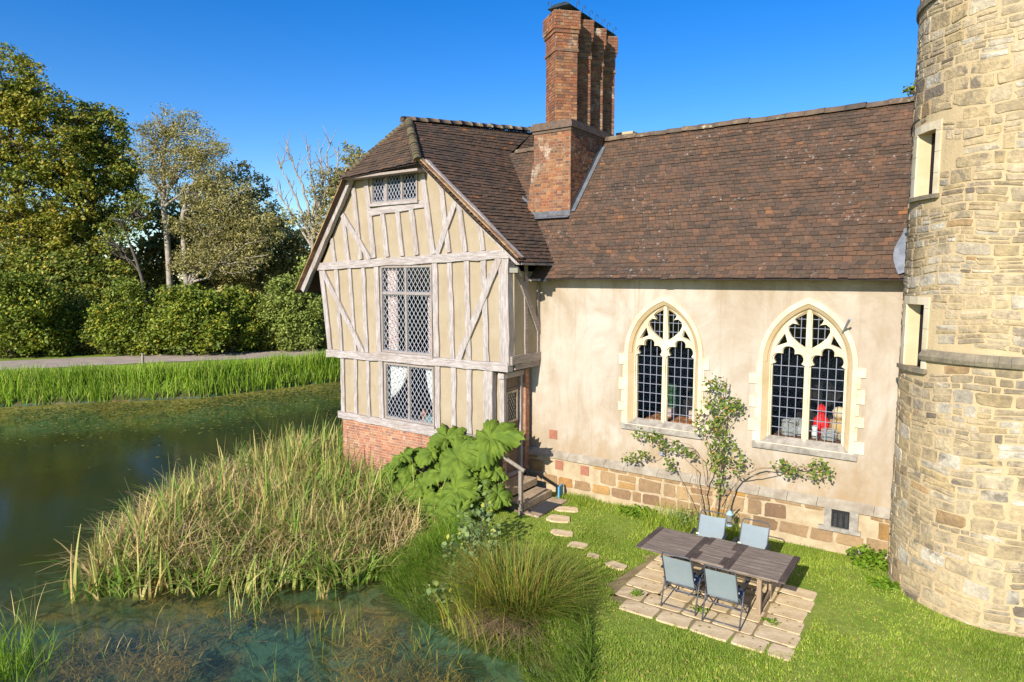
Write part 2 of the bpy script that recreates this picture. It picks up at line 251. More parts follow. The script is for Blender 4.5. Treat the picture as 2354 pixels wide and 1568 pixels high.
# ------------------------------------------------------------------ mesh helpers
class MB:
    def __init__(s): s.v = []; s.f = []; s.np = []
    def poly(s, pts, faces):
        b = len(s.v); s.v += [tuple(p) for p in pts]; s.f += [tuple(b+i for i in f) for f in faces]
    def box(s, c, d, rz=0, rx=0, ry=0):
        m = Matrix.Rotation(rz, 3, 'Z') @ Matrix.Rotation(ry, 3, 'Y') @ Matrix.Rotation(rx, 3, 'X')
        P = [V(c)+m @ V((x*d[0]/2, y*d[1]/2, z*d[2]/2)) for z in (-1, 1) for y in (-1, 1) for x in (-1, 1)]
        s.poly(P, [(0, 2, 3, 1), (4, 5, 7, 6), (0, 1, 5, 4), (2, 6, 7, 3), (0, 4, 6, 2), (1, 3, 7, 5)])
    def bb(s, x0, x1, y0, y1, z0, z1): s.box(((x0+x1)/2, (y0+y1)/2, (z0+z1)/2), (x1-x0, y1-y0, z1-z0))
    def tube(s, pts, rs, n=6, cap=True):
        pts = [V(p) for p in pts]; k = len(pts)
        if isinstance(rs, (int, float)): rs = [rs]*k
        b = len(s.v); pv = None
        for i in range(k):
            t = (pts[min(i+1, k-1)]-pts[max(i-1, 0)]).normalized()
            if pv is None: a = t.orthogonal().normalized()
            else:
                a = pv-t*pv.dot(t); a = a.normalized() if a.length > 1e-6 else t.orthogonal().normalized()
            pv = a; c = t.cross(a)
            for j in range(n):
                w = 2*math.pi*j/n; s.v.append(tuple(pts[i]+(a*math.cos(w)+c*math.sin(w))*rs[i]))
        for i in range(k-1):
            for j in range(n):
                j2 = (j+1) % n; s.f.append((b+i*n+j, b+i*n+j2, b+(i+1)*n+j2, b+(i+1)*n+j))
        if cap: s.f.append(tuple(b+j for j in reversed(range(n)))); s.f.append(tuple(b+(k-1)*n+j for j in range(n)))
    def lathe(s, c, prof, n=14):
        b = len(s.v)
        for r, z in prof:
            for j in range(n):
                w = 2*math.pi*j/n; s.v.append((c[0]+r*math.cos(w), c[1]+r*math.sin(w), c[2]+z))
        for i in range(len(prof)-1):
            for j in range(n):
                j2 = (j+1) % n; s.f.append((b+i*n+j, b+i*n+j2, b+(i+1)*n+j2, b+(i+1)*n+j))
        s.f.append(tuple(b+j for j in reversed(range(n)))); s.f.append(tuple(b+(len(prof)-1)*n+j for j in range(n)))
    def arr(s, verts, faces): s.np.append((np.asarray(verts, float), np.asarray(faces, int)))
    def mesh(s, name, mat, org=(0, 0, 0), smooth=False):
        me = D.meshes.new(name)
        if s.np:
            vs = []; fs = []; o = 0
            for v, f in s.np: vs.append(v); fs.append(f+o); o += len(v)
            v = np.concatenate(vs)-np.array(org); w = fs[0].shape[1]; f = np.concatenate(fs)
            me.vertices.add(len(v)); me.vertices.foreach_set('co', v.ravel())
            me.loops.add(f.size); me.loops.foreach_set('vertex_index', f.ravel().astype(np.int32))
            me.polygons.add(len(f)); me.polygons.foreach_set('loop_start', np.arange(0, f.size, w, dtype=np.int32))
            me.polygons.foreach_set('loop_total', np.full(len(f), w, dtype=np.int32))
            me.update(calc_edges=True)
        else:
            me.from_pydata([(x-org[0], y-org[1], z-org[2]) for x, y, z in s.v], [], s.f); me.update()
        me.materials.append(mat)
        if smooth: me.polygons.foreach_set('use_smooth', [True]*len(me.polygons))
        return me
def orgof(o):
    p = V((0, 0, 0))
    while o is not None: p = p+o.location; o = o.parent
    return p
def obj(name, mb, mat, parent=None, org=None, smooth=False, local=False):
    """link one mesh object; vertices are given in world metres unless local"""
    o0 = V((0, 0, 0)) if local else (orgof(parent) if parent else V(org or (0, 0, 0)))
    me = mb if isinstance(mb, bpy.types.Mesh) else mb.mesh(name, mat, o0, smooth)
    o = D.objects.new(name, me); COL.objects.link(o)
    if parent: o.parent = parent
    elif not local: o.location = o0
    return o
def tag(o, label=None, cat=None, group=None, kind=None):
    if label: o['label'] = label
    if cat: o['category'] = cat
    if group: o['group'] = group
    if kind: o['kind'] = kind
    return o
def thing(name, label, cat, loc, group=None, rz=0):
    o = D.objects.new(name, None); COL.objects.link(o); o.location = loc; o.rotation_euler = (0, 0, rz); o.empty_display_size = .2
    return tag(o, label, cat, group)
def copy_tree(o, parent=None):
    c = o.copy(); COL.objects.link(c)
    if parent: c.parent = parent
    for ch in list(o.children): copy_tree(ch, c)
    return c
def holes(name, outline, inner, y0, depth, mat, parent, bevel=0.):
    """flat plate in the x-z plane with openings; front face at y0, going back by depth"""
    cu = D.curves.new('plate', 'CURVE'); cu.dimensions = '2D'; cu.fill_mode = 'BOTH'; cu.extrude = depth/2-bevel; cu.bevel_depth = bevel; cu.bevel_resolution = 1
    cu.offset = -bevel
    for pl in [outline]+inner:
        sp = cu.splines.new('POLY'); sp.points.add(len(pl)-1); sp.use_cyclic_u = True
        for q, p in zip(sp.points, pl): q.co = (p[0], p[1], 0, 1)
    t = D.objects.new('plate', cu); COL.objects.link(t)
    dg = bpy.context.evaluated_depsgraph_get(); dg.update()
    me = D.meshes.new_from_object(t.evaluated_get(dg)); D.objects.remove(t); D.curves.remove(cu)
    og = orgof(parent)
    for v in me.vertices:
        u, w, h = v.co; v.co = (u-og[0], y0+depth/2-h-og[1], w-og[2])
    me.update(); me.materials.clear(); me.materials.append(mat); me.name = name
    o = D.objects.new(name, me); COL.objects.link(o); o.parent = parent
    return o
# masonry: blocks laid on a surface given by P(u, v, h)
def stone(mb, P, u0, v0, u1, v1, h, jit=.14, n=14, g=.008):
    u0 += g; u1 -= g; v0 += g; v1 -= g
    cu, cv, a, b = (u0+u1)/2, (v0+v1)/2, (u1-u0)/2, (v1-v0)/2
    e = R_.uniform(.12, .38); sk = R_.uniform(-.12, .12); r1 = []
    for k in range(n):
        t = 2*math.pi*(k+.5+R_.uniform(-.25, .25))/n; ct, st = math.cos(t), math.sin(t)
        j = 1-R_.random()*jit
        r1.append((math.copysign(abs(ct)**e, ct)*a*j, math.copysign(abs(st)**e, st)*b*j*(1+sk*ct)))
    tl = (R_.uniform(-.4, .4), R_.uniform(-.4, .4)); top = lambda x, y: h*(1+tl[0]*x/a+tl[1]*y/b+R_.uniform(-.2, .2))
    pts = [P(cu+x, cv+y, -.03) for x, y in r1]+[P(cu+x, cv+y, max(.002, top(x, y)*.75)) for x, y in r1]
    pts += [P(cu+x-math.copysign(min(abs(x), .012), x), cv+y-math.copysign(min(abs(y), .012), y), max(.004, top(x, y))) for x, y in r1]+[P(cu+R_.uniform(-.3, .3)*a, cv+R_.uniform(-.3, .3)*b, h*R_.uniform(.9, 1.3))]
    f = []
    for k in range(n):
        k2 = (k+1) % n
        f += [(k, k2, n+k2, n+k), (n+k, n+k2, 2*n+k2, 2*n+k), (2*n+k, 2*n+k2, 3*n)]
    mb.poly(pts, f)
def rubble(mb, P, u0, u1, v0, v1, hr, wr, h=.03, skip=None, jit=.14, g=.008):
    v = v0
    while v < v1-.03:
        hh = min(R_.uniform(*hr), v1-v); 
        if v1-v-hh < hr[0]*.6: hh = v1-v
        u = u0-R_.random()*wr[0]
        while u < u1:
            w = R_.uniform(*wr)*(1.25 if hh > sum(hr)/2 else .95); a, b = max(u, u0), min(u+w, u1)
            if b-a > .04:
                if hh > hr[0]*1.5 and R_.random() < .42:
                    m = v+hh*R_.uniform(.4, .6); parts = [(v, m), (m, v+hh)]
                else: parts = [(v, v+hh)]
                for c, d in parts:
                    if not (skip and skip(a, c, b, d)): stone(mb, P, a, c+R_.uniform(-.008, .008), b, d+R_.uniform(-.008, .008), h*R_.uniform(.5, 1.35), jit, g=g)
            u += w
        v += hh
def bricks(mb, P, u0, u1, v0, v1, bh=.075, bl=.225, g=.006, h=.008):
    r = 0; v = v0
    while v < v1-.02:
        t = min(v+bh, v1); L = bl if r % 2 == 0 else bl/2; u = u0-(0 if r % 2 == 0 else bl/4)
        while u < u1-.01:
            a, b = max(u, u0), min(u+L, u1)
            if b-a > .02:
                hh = h*R_.uniform(.5, 1.5)
                q = [(a+g, v+g), (b-g, v+g), (b-g, t-g), (a+g, t-g)]
                mb.poly([P(x, y, -.01) for x, y in q]+[P(x, y, hh) for x, y in q], [(4, 5, 6, 7), (0, 1, 5, 4), (1, 2, 6, 5), (2, 3, 7, 6), (3, 0, 4, 7)])
            u += L
        v += bh; r += 1
def plane_P(o, u, n):
    o, u, n = V(o), V(u).normalized(), V(n).normalized()
    return lambda a, b, h: o+u*a+V((0, 0, 1))*b+n*h
# roofs: rows of tiles between two edge curves
def lerp(a, b, t): return V(a)+(V(b)-V(a))*t
def pathf(pts):
    """pts: [(t, point)...] -> function"""
    def f(t):
        for (t0, p0), (t1, p1) in zip(pts, pts[1:]):
            if t <= t1 or (t1 == pts[-1][0]): return lerp(p0, p1, (t-t0)/max(1e-6, t1-t0))
    return f
def tiles(mb, S, E, n, w=.17, th=.018, wob=.012):
    for r in range(n):
        a, b = S(r/n), E(r/n); t2 = min(1, (r+1.3)/n); a2, b2 = S(t2), E(t2)
        d = b-a; L = d.length
        if L < .08: continue
        up = ((a2+b2)/2-(a+b)/2); nm = d.cross(up); nm = nm.normalized() if nm.length > 1e-9 else V((0, 0, 1))
        if nm.z < 0: nm = -nm
        m = max(1, round(L/w)); off = .5 if r % 2 else 0
        ph = R_.random()*6
        for i in range(-1, m+1):
            t0, t1 = max(0, (i+off)/m), min(1, (i+1+off)/m)
            if t1-t0 < .15/m: continue
            gp = .003/L
            lift = th+R_.uniform(-.005, .007)+wob*math.sin(ph+i*.13)*.5; sl = R_.uniform(-.014, .012)-(.05 if R_.random() < .006 else 0)
            tw = R_.uniform(-.004, .004)
            upn = up.normalized()
            p0 = a+d*(t0+gp)+upn*sl; p1 = a+d*(t1-gp)+upn*(sl+tw); q0 = a2+(b2-a2)*(t0+gp); q1 = a2+(b2-a2)*(t1-gp)
            mb.poly([p0+nm*(lift-.014), p1+nm*(lift-.014), p0+nm*lift, p1+nm*(lift+tw), q0+nm*.001, q1+nm*.001], [(0, 1, 3, 2), (2, 3, 5, 4), (0, 2, 4), (1, 5, 3)])
def sheet(S, E, n=12, drop=.02):
    mb = MB(); P = []
    for k in range(n+1): P += [S(k/n)-V((0, 0, drop)), E(k/n)-V((0, 0, drop))]
    mb.poly(P, [(2*k, 2*k+1, 2*k+3, 2*k+2) for k in range(n)]); return mb
def ridge(mb, p0, p1, r=.13, L=.42, jit=.015, n=9):
    p0, p1 = V(p0), V(p1); d = p1-p0; k = max(1, round(d.length/L)); u = d.normalized(); s = u.cross(V((0, 0, 1))).normalized(); z = s.cross(u)
    for i in range(k):
        a, b = p0+d*(i/k)+z*R_.uniform(-jit, jit), p0+d*((i+1)/k)-u*.006+z*R_.uniform(-jit, jit); rr = r*R_.uniform(.95, 1.06)
        ring = lambda c, q: [c+s*math.cos(math.pi*j/(n-1))*q+z*(math.sin(math.pi*j/(n-1))*q-.04) for j in range(n)]
        P = ring(a, rr)+ring(b, rr*.96); mb.poly(P, [(j, j+1, n+j+1, n+j) for j in range(n-1)]+[tuple(range(n)), tuple(reversed(range(n, 2*n)))])
def timber(mb, p0, p1, w, y0, y1, seg=7, jit=.012):
    """squared beam lying in the x-z plane from p0 to p1 (x, z), face at y0"""
    a, b = V((p0[0], p0[1])), V((p1[0], p1[1])); d = (b-a); t = d.normalized(); s = V((t.y, -t.x)); B = len(mb.v)
    for i in range(seg+1):
        c = a+d*(i/seg)+s*R_.uniform(-jit, jit); h = w/2*(1+R_.uniform(-.07, .07)); e = R_.uniform(-.004, .004)
        for sx, yy in ((-1, y0+e), (1, y0+e), (1, y1), (-1, y1)):
            q = c+s*(sx*h); mb.v.append((q.x, yy, q.y))
    for i in range(seg):
        for j in range(4):
            j2 = (j+1) % 4; mb.f.append((B+4*i+j, B+4*i+j2, B+4*i+4+j2, B+4*i+4+j))
    mb.f.append((B, B+3, B+2, B+1)); e = B+4*seg; mb.f.append((e, e+1, e+2, e+3))
# foliage arrays
def unit(n):
    v = NP.normal(size=(n, 3)); return v/np.linalg.norm(v, axis=1, keepdims=True)
def leaves(C, size, asp=.62, up=.6, bias=None):
    n = len(C); nm = unit(n); nm[:, 2] = np.abs(nm[:, 2])+up
    if bias is not None: nm += bias
    nm /= np.linalg.norm(nm, axis=1, keepdims=True)
    t = np.cross(nm, unit(n)); t /= np.linalg.norm(t, axis=1, keepdims=True); s = np.cross(nm, t)
    L = (size*NP.uniform(.6, 1.35, n))[:, None]; W = L*asp
    v = np.stack([C-t*L*.5, C+s*W*.5, C+t*L*.5, C-s*W*.5], 1).reshape(-1, 3)
    return v, np.arange(4*n).reshape(n, 4)
def blades(B, H, lean, width, seg=3, droop=.5, ang=None):
    """strips bending over: B base (n,3), H heights, lean horizontal reach (fraction of H)"""
    n = len(B); a = NP.uniform(0, 2*np.pi, n) if ang is None else ang
    dx = np.stack([np.cos(a), np.sin(a), np.zeros(n)], 1); fa = a+NP.uniform(-1, 1, n)+np.pi/2
    sx = np.stack([np.cos(fa), np.sin(fa), np.zeros(n)], 1)
    rows = []
    for k in range(seg+1):
        t = k/seg; z = H*(t-droop*lean*t*t*.6); r = H*lean*(t*.35+.65*t*t)
        c = B+dx*r[:, None]; c[:, 2] += z; w = (width*(1-.85*t**1.5))[:, None]*.5
        rows += [c-sx*w, c+sx*w]
    v = np.stack(rows, 1); m = 2*(seg+1); v = v.reshape(-1, 3)
    o = np.arange(n)[:, None]*m
    f = np.concatenate([np.concatenate([o+2*k, o+2*k+1, o+2*k+3, o+2*k+2], 1) for k in range(seg)])
    return v, f
def inpoly(x, y, poly):
    r = np.zeros(len(x), bool); n = len(poly)
    for i in range(n):
        x0, y0 = poly[i]; x1, y1 = poly[(i+1) % n]
        c = ((y0 > y) != (y1 > y)) & (x < (x1-x0)*(y-y0)/(y1-y0+1e-12)+x0); r ^= c
    return r
def polydist(x, y, poly):
    d = np.full(len(x), 1e9); n = len(poly)
    for i in range(n):
        ax, ay = poly[i]; bx, by = poly[(i+1) % n]; ex, ey = bx-ax, by-ay
        t = np.clip(((x-ax)*ex+(y-ay)*ey)/(ex*ex+ey*ey+1e-12), 0, 1); d = np.minimum(d, np.hypot(x-ax-t*ex, y-ay-t*ey))
    return d
def scatter(poly, n):
    xs = [p[0] for p in poly]; ys = [p[1] for p in poly]; x = np.zeros(0); y = x
    while len(x) < n:
        a = NP.uniform(min(xs), max(xs), n*2); b = NP.uniform(min(ys), max(ys), n*2); k = inpoly(a, b, poly); x = np.concatenate([x, a[k]]); y = np.concatenate([y, b[k]])
    return x[:n], y[:n]
#SECTION_TERRAIN
WZ = -.6
POND = [(-3.6, 3), (-4.2, 6.6), (-4.75, 8.0), (-6.1, 8.3), (-7.5, 8.5), (-8.9, 8.9), (-9.35, 10.2), (-9.1, 11.6), (-9.45, 12.6), (-9.45, 13.2), (-14.6, 13.2), (-14.6, 26), (-20, 40), (-24, 39), (-29.6, 26), (-31.4, 17.8), (-36.7, 11.4), (-46, -4), (-40, -30), (-6, -30)]
ROADC = [(-66, -22, 5), (-55, -2, 5), (-46.6, 14.4, 5), (-42.3, 21.9, 4.6), (-36.3, 29.8, 4.6), (-29, 37.5, 4.6), (-19, 44.5, 4.6), (-4, 51, 4.6), (20, 55, 4.6)]
def terrain(x, y):
    d = polydist(x, y, POND); i = inpoly(x, y, POND); dn = polydist(x, y, POND[:9]+POND[7::-1])
    far = np.clip((-x-16)/8, 0, 1)*.2
    zl = WZ+(0.6+far)*np.clip(d/.55, 0, 1)**.8+.012*np.sin(x*1.7)*np.sin(y*1.3)
    return np.where(i, WZ-np.clip(d*.35, 0, .12+.085*dn), zl)
def axis(lo, hi, a, b, fine, coarse):
    m = np.arange(a, b, fine); g1 = a-np.cumsum(np.geomspace(fine, coarse, 40)); g1 = g1[g1 > lo]; g2 = b+np.cumsum(np.geomspace(fine, coarse, 40)); g2 = g2[g2 < hi]
    return np.concatenate([[lo], g1[::-1], m, g2, [hi]])
gx = axis(-900, 700, -50, 4, .3, 90); gy = axis(-300, 1300, -2, 34, .3, 90)
X, Y = np.meshgrid(gx, gy); Z = terrain(X.ravel(), Y.ravel())
mb = MB(); nx, ny = len(gx), len(gy); I = np.arange(nx*ny).reshape(ny, nx)
mb.arr(np.stack([X.ravel(), Y.ravel(), Z], 1), np.stack([I[:-1, :-1].ravel(), I[:-1, 1:].ravel(), I[1:, 1:].ravel(), I[1:, :-1].ravel()], 1))
tag(obj('ground', mb, M['ground'], smooth=True), kind='structure')
mb = MB(); mb.poly([(x, y, WZ) for x, y in ((-48, -31), (-3, -31), (-3.3, 9.5), (-8.8, 13.4), (-14, 41), (-26, 41), (-40, 20), (-48, 2))], [tuple(range(8))])
tag(obj('water', mb, M['water']), kind='structure')
mb = MB(); P = []
for i, (x, y, w) in enumerate(ROADC):
    x0, y0, _ = ROADC[max(i-1, 0)]; x1, y1, _ = ROADC[min(i+1, len(ROADC)-1)]; d = V((x1-x0, y1-y0)).normalized()
    for s in (-1, 1): P.append((x-d.y*w/2*s, y+d.x*w/2*s, .225))
mb.poly(P, [(2*i, 2*i+2, 2*i+3, 2*i+1) for i in range(len(ROADC)-1)])
tag(obj('road', mb, M['road']), kind='structure')
#SECTION_HALL
hall = thing('rendered_hall', 'cream rendered hall with tall pointed stone windows, red-brown tiled roof and clustered brick chimney', 'building', (-5, 14, 0))
def arch(c, w, zs, za, n=14, inv=False):
    """pointed arch from right springing over the apex to the left"""
    h = za-zs; r = (w*w+h*h)/(2*w); am = math.atan2(h, r-w) if r > w else math.pi/2
    a = [(c+w-r+r*math.cos(am*k/n), zs+r*math.sin(am*k/n)) for k in range(n+1)]
    return a+[(2*c-x, z) for x, z in reversed(a[:-1])]
WINS = [(-5.57, 3.67, 4.99), (-2.57, 3.68, 5.0)]
def outline(c, w, zb, zs, za): return [(c-w, zb), (c+w, zb)]+arch(c, w, zs, za)
holes('wall', [(-9.3, .9), (-.7, .9), (-.7, 5.5), (-9.3, 5.5)], [outline(c, .86, 1.97, zs, za-.06) for c, zs, za in WINS], 14.0, .45, M['render'], hall)
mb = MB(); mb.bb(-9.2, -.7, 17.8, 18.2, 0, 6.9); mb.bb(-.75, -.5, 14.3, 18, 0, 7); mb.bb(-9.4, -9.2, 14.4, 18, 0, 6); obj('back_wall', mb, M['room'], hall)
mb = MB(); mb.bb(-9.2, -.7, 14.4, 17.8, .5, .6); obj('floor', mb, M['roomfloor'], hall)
# plinth
mb = MB(); mb.bb(-9.2, -.7, 13.9, 14.2, -.4, .93); obj('plinth', mb, M['pmortar'], hall)
mb = MB(); PL = plane_P((-9.2, 13.9, 0), (1, 0, 0), (0, -1, 0))
vents = [(-8.18, .715), (-7.46, .70)]
def sk(a, c, b, d):
    for vx, vz in vents+[(-1.81, .70), (-1.81, .62), (-1.81, .8)]:
        q = .3 if vx > -2 else .13
        if a < vx+9.2+q and b > vx+9.2-q and c < vz+.16 and d > vz-.16: return True
rubble(mb, PL, .1, 8.4, .17, .9, (.2, .40), (.22, .62), .016, sk, .18, .007)
obj('plinth_stonework', mb, M['ironstone'], hall)
mb = MB(); x = -9.15
while x < -.75:
    w = R_.uniform(.5, 1.0); b = min(x+w, -.72); yo = R_.uniform(-.006, .006)
    mb.poly([(x+.004, 13.84+yo, .88), (b-.004, 13.84+yo, .88), (x+.004, 13.84+yo, .95), (b-.004, 13.84+yo, .95), (x+.004, 13.997, 1.05), (b-.004, 13.997, 1.05), (x+.004, 13.997, .88), (b-.004, 13.997, .88)],
            [(0, 1, 3, 2), (2, 3, 5, 4), (0, 2, 4, 6), (1, 7, 5, 3), (0, 6, 7, 1)]); x += w
obj('plinth_capping', mb, M['cope'], hall)
def grille(x, y, z, w=.21):
    mb = MB(); n = 7
    for k in range(n+1):
        t = -w/2+w*k/n; mb.box((x+t, y, z), (.013, .03, w+.012)); mb.box((x, y-.002, z+t), (w+.012, .03, .013))
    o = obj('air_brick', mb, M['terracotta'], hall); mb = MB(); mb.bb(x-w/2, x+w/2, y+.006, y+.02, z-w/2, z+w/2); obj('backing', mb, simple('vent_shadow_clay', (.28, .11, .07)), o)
grille(-8.42, 13.99, 1.45)
for vx, vz in vents: grille(vx, 13.89, vz)
mb = MB()
for a in ((-2.1, -1.97, .52, .9), (-1.65, -1.5, .52, .9), (-2.2, -1.45, .44, .52)): mb.bb(a[0], a[1], 13.83, 13.95, a[2], a[3])
o = obj('cellar_vent', mb, M['ashlar_grey'], hall)
mb = MB()
for k in range(9): mb.bb(-1.96+k*.038, -1.953+k*.038, 13.868, 13.875, .52, .88); mb.bb(-1.97, -1.65, 13.868, 13.875, .54+k*.04, .547+k*.04)
for k in range(3): mb.bb(-1.93+k*.1, -1.88+k*.1, 13.88, 13.89, .52, .8)
obj('iron_grid', mb, M['iron'], o)
mb = MB(); mb.bb(-1.97, -1.65, 13.893, 13.9, .52, .88); obj('dark_opening', mb, M['room'], o)
# gothic windows
def arcpts(cx, cz, r, a0, a1, n): return [(cx+r*math.cos(rad(a0+(a1-a0)*k/n)), cz+r*math.sin(rad(a0+(a1-a0)*k/n))) for k in range(n+1)]
def light_outline(c, w, zb, zs):
    """cinquefoil headed light: half width w"""
    q = w*.36
    right = [(w, zb), (w, zs-.02), (w*.98, zs), (w*.80, zs+.035)]
    right += arcpts(w*.56, zs+.12, w*.37, -40, 95, 7)+[(w*.36, zs+.225)]+arcpts(w*.05, zs+.27, w*.33, 15, 90, 5)
    return [(c+x, z) for x, z in right]+[(c-x, z) for x, z in reversed(right)]
def upper_light(c, s, z0):
    p = [(.055, z0+.0), (.2, z0+.10), (.33, z0+.22), (.385, z0+.34), (.37, z0+.43), (.30, z0+.49), (.215, z0+.475), (.185, z0+.455), (.24, z0+.51), (.265, z0+.57), (.22, z0+.63), (.14, z0+.69), (.055, z0+.76)]
    return [(c+s*x, z) for x, z in p]
def gothic(c, zs, za, lab):
    mb = MB(); mb.bb(c-1, c+1, 14.40, 14.41, 1.9, 2.0)
    fr = holes('window', [(c-.92, 1.98), (c+.92, 1.98)]+arch(c, .92, zs, za), [outline(c, .828, 2.0, zs, za-.122)], 13.955, .10, M['ashlar'], hall, .006)
    tag(fr, lab)
    A, B = outline(c, .83, 2.0, zs, za-.12), outline(c, .69, 2.06, zs, za-.30); mb = MB(); n = len(A)
    for k in range(n-1):
        k1 = k+1
        if k == 0: continue
        mA, mB = [((p[0]+q[0])/2, (p[1]+q[1])/2) for p, q in ((A[k], B[k]), (A[k1], B[k1]))]
        f = lambda p, y: (p[0], y, p[1])
        mb.poly([f(A[k], 13.968), f(A[k1], 13.968), f(mB, 14.03), f(mA, 14.03)], [(0, 1, 2, 3)]); mb.poly([f(mA, 14.03), f(mB, 14.03), f(mB, 14.06), f(mA, 14.06)], [(0, 1, 2, 3)]); mb.poly([f(mA, 14.06), f(mB, 14.06), f(B[k1], 14.13), f(B[k], 14.13)], [(0, 1, 2, 3)])
    k = 0; mb.poly([f(A[-1], 13.968), f(A[0], 13.968), f(B[0], 14.13), f(B[-1], 14.13)], [(0, 1, 2, 3)])
    mb.poly([f(A[1], 13.968), f(A[2], 13.968), f(B[2], 14.13), f(B[1], 14.13)], [(0, 1, 2, 3)])
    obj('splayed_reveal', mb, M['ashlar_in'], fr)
    w = .305
    H = [light_outline(c-.365, w, 2.09, zs-.06), light_outline(c+.365, w, 2.09, zs-.06), upper_light(c, -1, zs+.30), upper_light(c, 1, zs+.30)]
    for s in (-1, 1): H.append([(c+s*x, z) for x, z in ((.40, zs+.40), (.45, zs+.57), (.60, zs+.32), (.50, zs+.36))])
    def grow(p, k):
        x0 = sum(q[0] for q in p)/len(p); z0 = sum(q[1] for q in p)/len(p); return [(x0+(x-x0)*(1+k), z0+(z-z0)*(1+k*.6)) for x, z in p]
    holes('tracery', outline(c, .73, 2.03, zs, za-.2), H, 14.125, .09, M['ashlar'], fr)
    holes('tracery_moulding', outline(c, .72, 2.04, zs, za-.21), [grow(q, .10 if i < 4 else .2) for i, q in enumerate(H)], 14.085, .038, M['ashlar'], fr)
    mb = MB(); mb.poly([(c-.7, 14.197, 2.05), (c+.7, 14.197, 2.05), (c+.7, 14.197, za-.25), (c-.7, 14.197, za-.25)], [(0, 1, 2, 3)]); obj('glass_pane', mb, M['glass'], fr)
    mb = MB()
    for s in (-1, 1):
        for k in range(1, 4): x = c+s*.365-w+2*w*k/4+(R_.uniform(-.006, .006)); mb.bb(x-.0065, x+.0065, 14.175, 14.19, 2.05, zs+.3)
        for x in (.16, .28): mb.bb(c+s*x-.006, c+s*x+.006, 14.175, 14.19, zs+.3, zs+1.0)
        for k in range(1, 8): z = 2.09+k*.215; mb.bb(c+s*.365-w, c+s*.365+w, 14.17, 14.183, z-.0065, z+.0065)
        for z in (zs+.5, zs+.7, zs+.88): mb.bb(c+s*.22-.18, c+s*.22+.18, 14.17, 14.183, z-.006, z+.006)
    obj('leading', mb, M['came_d'], fr)
    mb = MB(); x0, x1 = c-.98, c+.98
    mb.poly([(x0, 13.93, 1.87), (x1, 13.93, 1.87), (x0, 13.93, 1.97), (x1, 13.93, 1.97), (x0+.2, 14.12, 2.13), (x1-.2, 14.12, 2.13), (x0, 13.995, 2.02), (x1, 13.995, 2.02), (x0, 14.1, 1.87), (x1, 14.1, 1.87)],
            [(0, 1, 3, 2), (2, 3, 7, 5, 4, 6), (0, 8, 9, 1), (0, 2, 6, 8), (1, 9, 7, 3)])
    obj('sill', mb, M['ashlar_grey'], fr)
    mb = MB()
    for s in (-1, 1):
        z = 2.0; k = 0; mb = MB()
        while z < zs-.02:
            h = R_.uniform(.2, .3); e = 1.07 if (k+(s > 0)) % 2 else .96
            a, b = sorted((c+s*.905, c+s*(e+R_.uniform(-.01, .03)))); mb.bb(a, b, 13.972+R_.uniform(-.004, .004), 14.02, z+.006, min(z+h, zs)-.006); z += h; k += 1
        obj('quoins', mb, M['ashlar'], fr)
gothic(*WINS[0], 'pointed stone window over the orange bench, nearer the timbered wing')
gothic(*WINS[1], 'pointed stone window with plate stacks inside, nearer the round tower')
mb = MB(); mb.tube([(-1.95, 14.0, 4.33), (-1.79, 13.62, 4.62)], .022, 6); obj('stay_bar', mb, M['grey_metal'], hall)
# roof of the hall
HY0, HZ0, HYR, HZR = 13.58, 5.38, 17.0, 9.18
def hz(t, x): return V((x, HY0+(HYR-HY0)*t, HZ0+(HZR-HZ0)*t+(.045*math.sin(x*.9+.5)+.02*math.sin(x*2.3))*math.sin(t*3.1)+.012*math.sin(x*1.7+t*9)))
def hS(t):
    z = HZ0+(HZR-HZ0)*t
    return hz(t, -8.95 if z < 5.72 else -8.38-(z-5.72)*1.02)
def hE(t): return hz(t, -.86)
rf = obj('roof', sheet(hS, hE, 16, .03), M['under'], hall)
mb = MB(); tiles(mb, hS, hE, 44, .165, .021, .012); obj('roof_tiles', mb, M['tile'], rf)
mb = MB(); ridge(mb, (-8.9, 17.02, 9.2), (-.4, 17.02, 9.2), .14); obj('ridge_tiles', mb, M['ridge'], rf, smooth=True); mb = MB(); ridge(mb, (-11.6, 17.02, 9.2), (-9.75, 17.02, 9.2), .13); obj('ridge_tiles', mb, M['ridge'], rf, smooth=True)
mb = MB(); mb.poly([(-11.9, 17.02, 9.15), (-.4, 17.02, 9.15), (-.4, 20.5, 5.4), (-11.9, 20.5, 5.4)], [(0, 3, 2, 1)]); obj('rear_slope', mb, M['under'], rf)
mb = MB(); mb.bb(-8.95, -.86, 13.62, 14.02, 5.36, 5.40); obj('soffit', mb, M['cope'], rf)
mb = MB(); 
for k in range(7):
    t0, t1 = k/7, (k+1)/7; y = lambda t: 13.6+t*.75; z = lambda t: 5.42+t*.85
    w = lambda t: .05+.12*math.sin(math.pi*min(1, t*1.1))
    mb.poly([(-1.0-w(t0), y(t0), z(t0)+.03), (-.85, y(t0)-.05, z(t0)+.1), (-1.0-w(t1), y(t1), z(t1)+.03), (-.85, y(t1)-.05, z(t1)+.1)], [(0, 1, 3, 2)])
obj('lead_flashing', mb, M['lead'], rf, smooth=True)
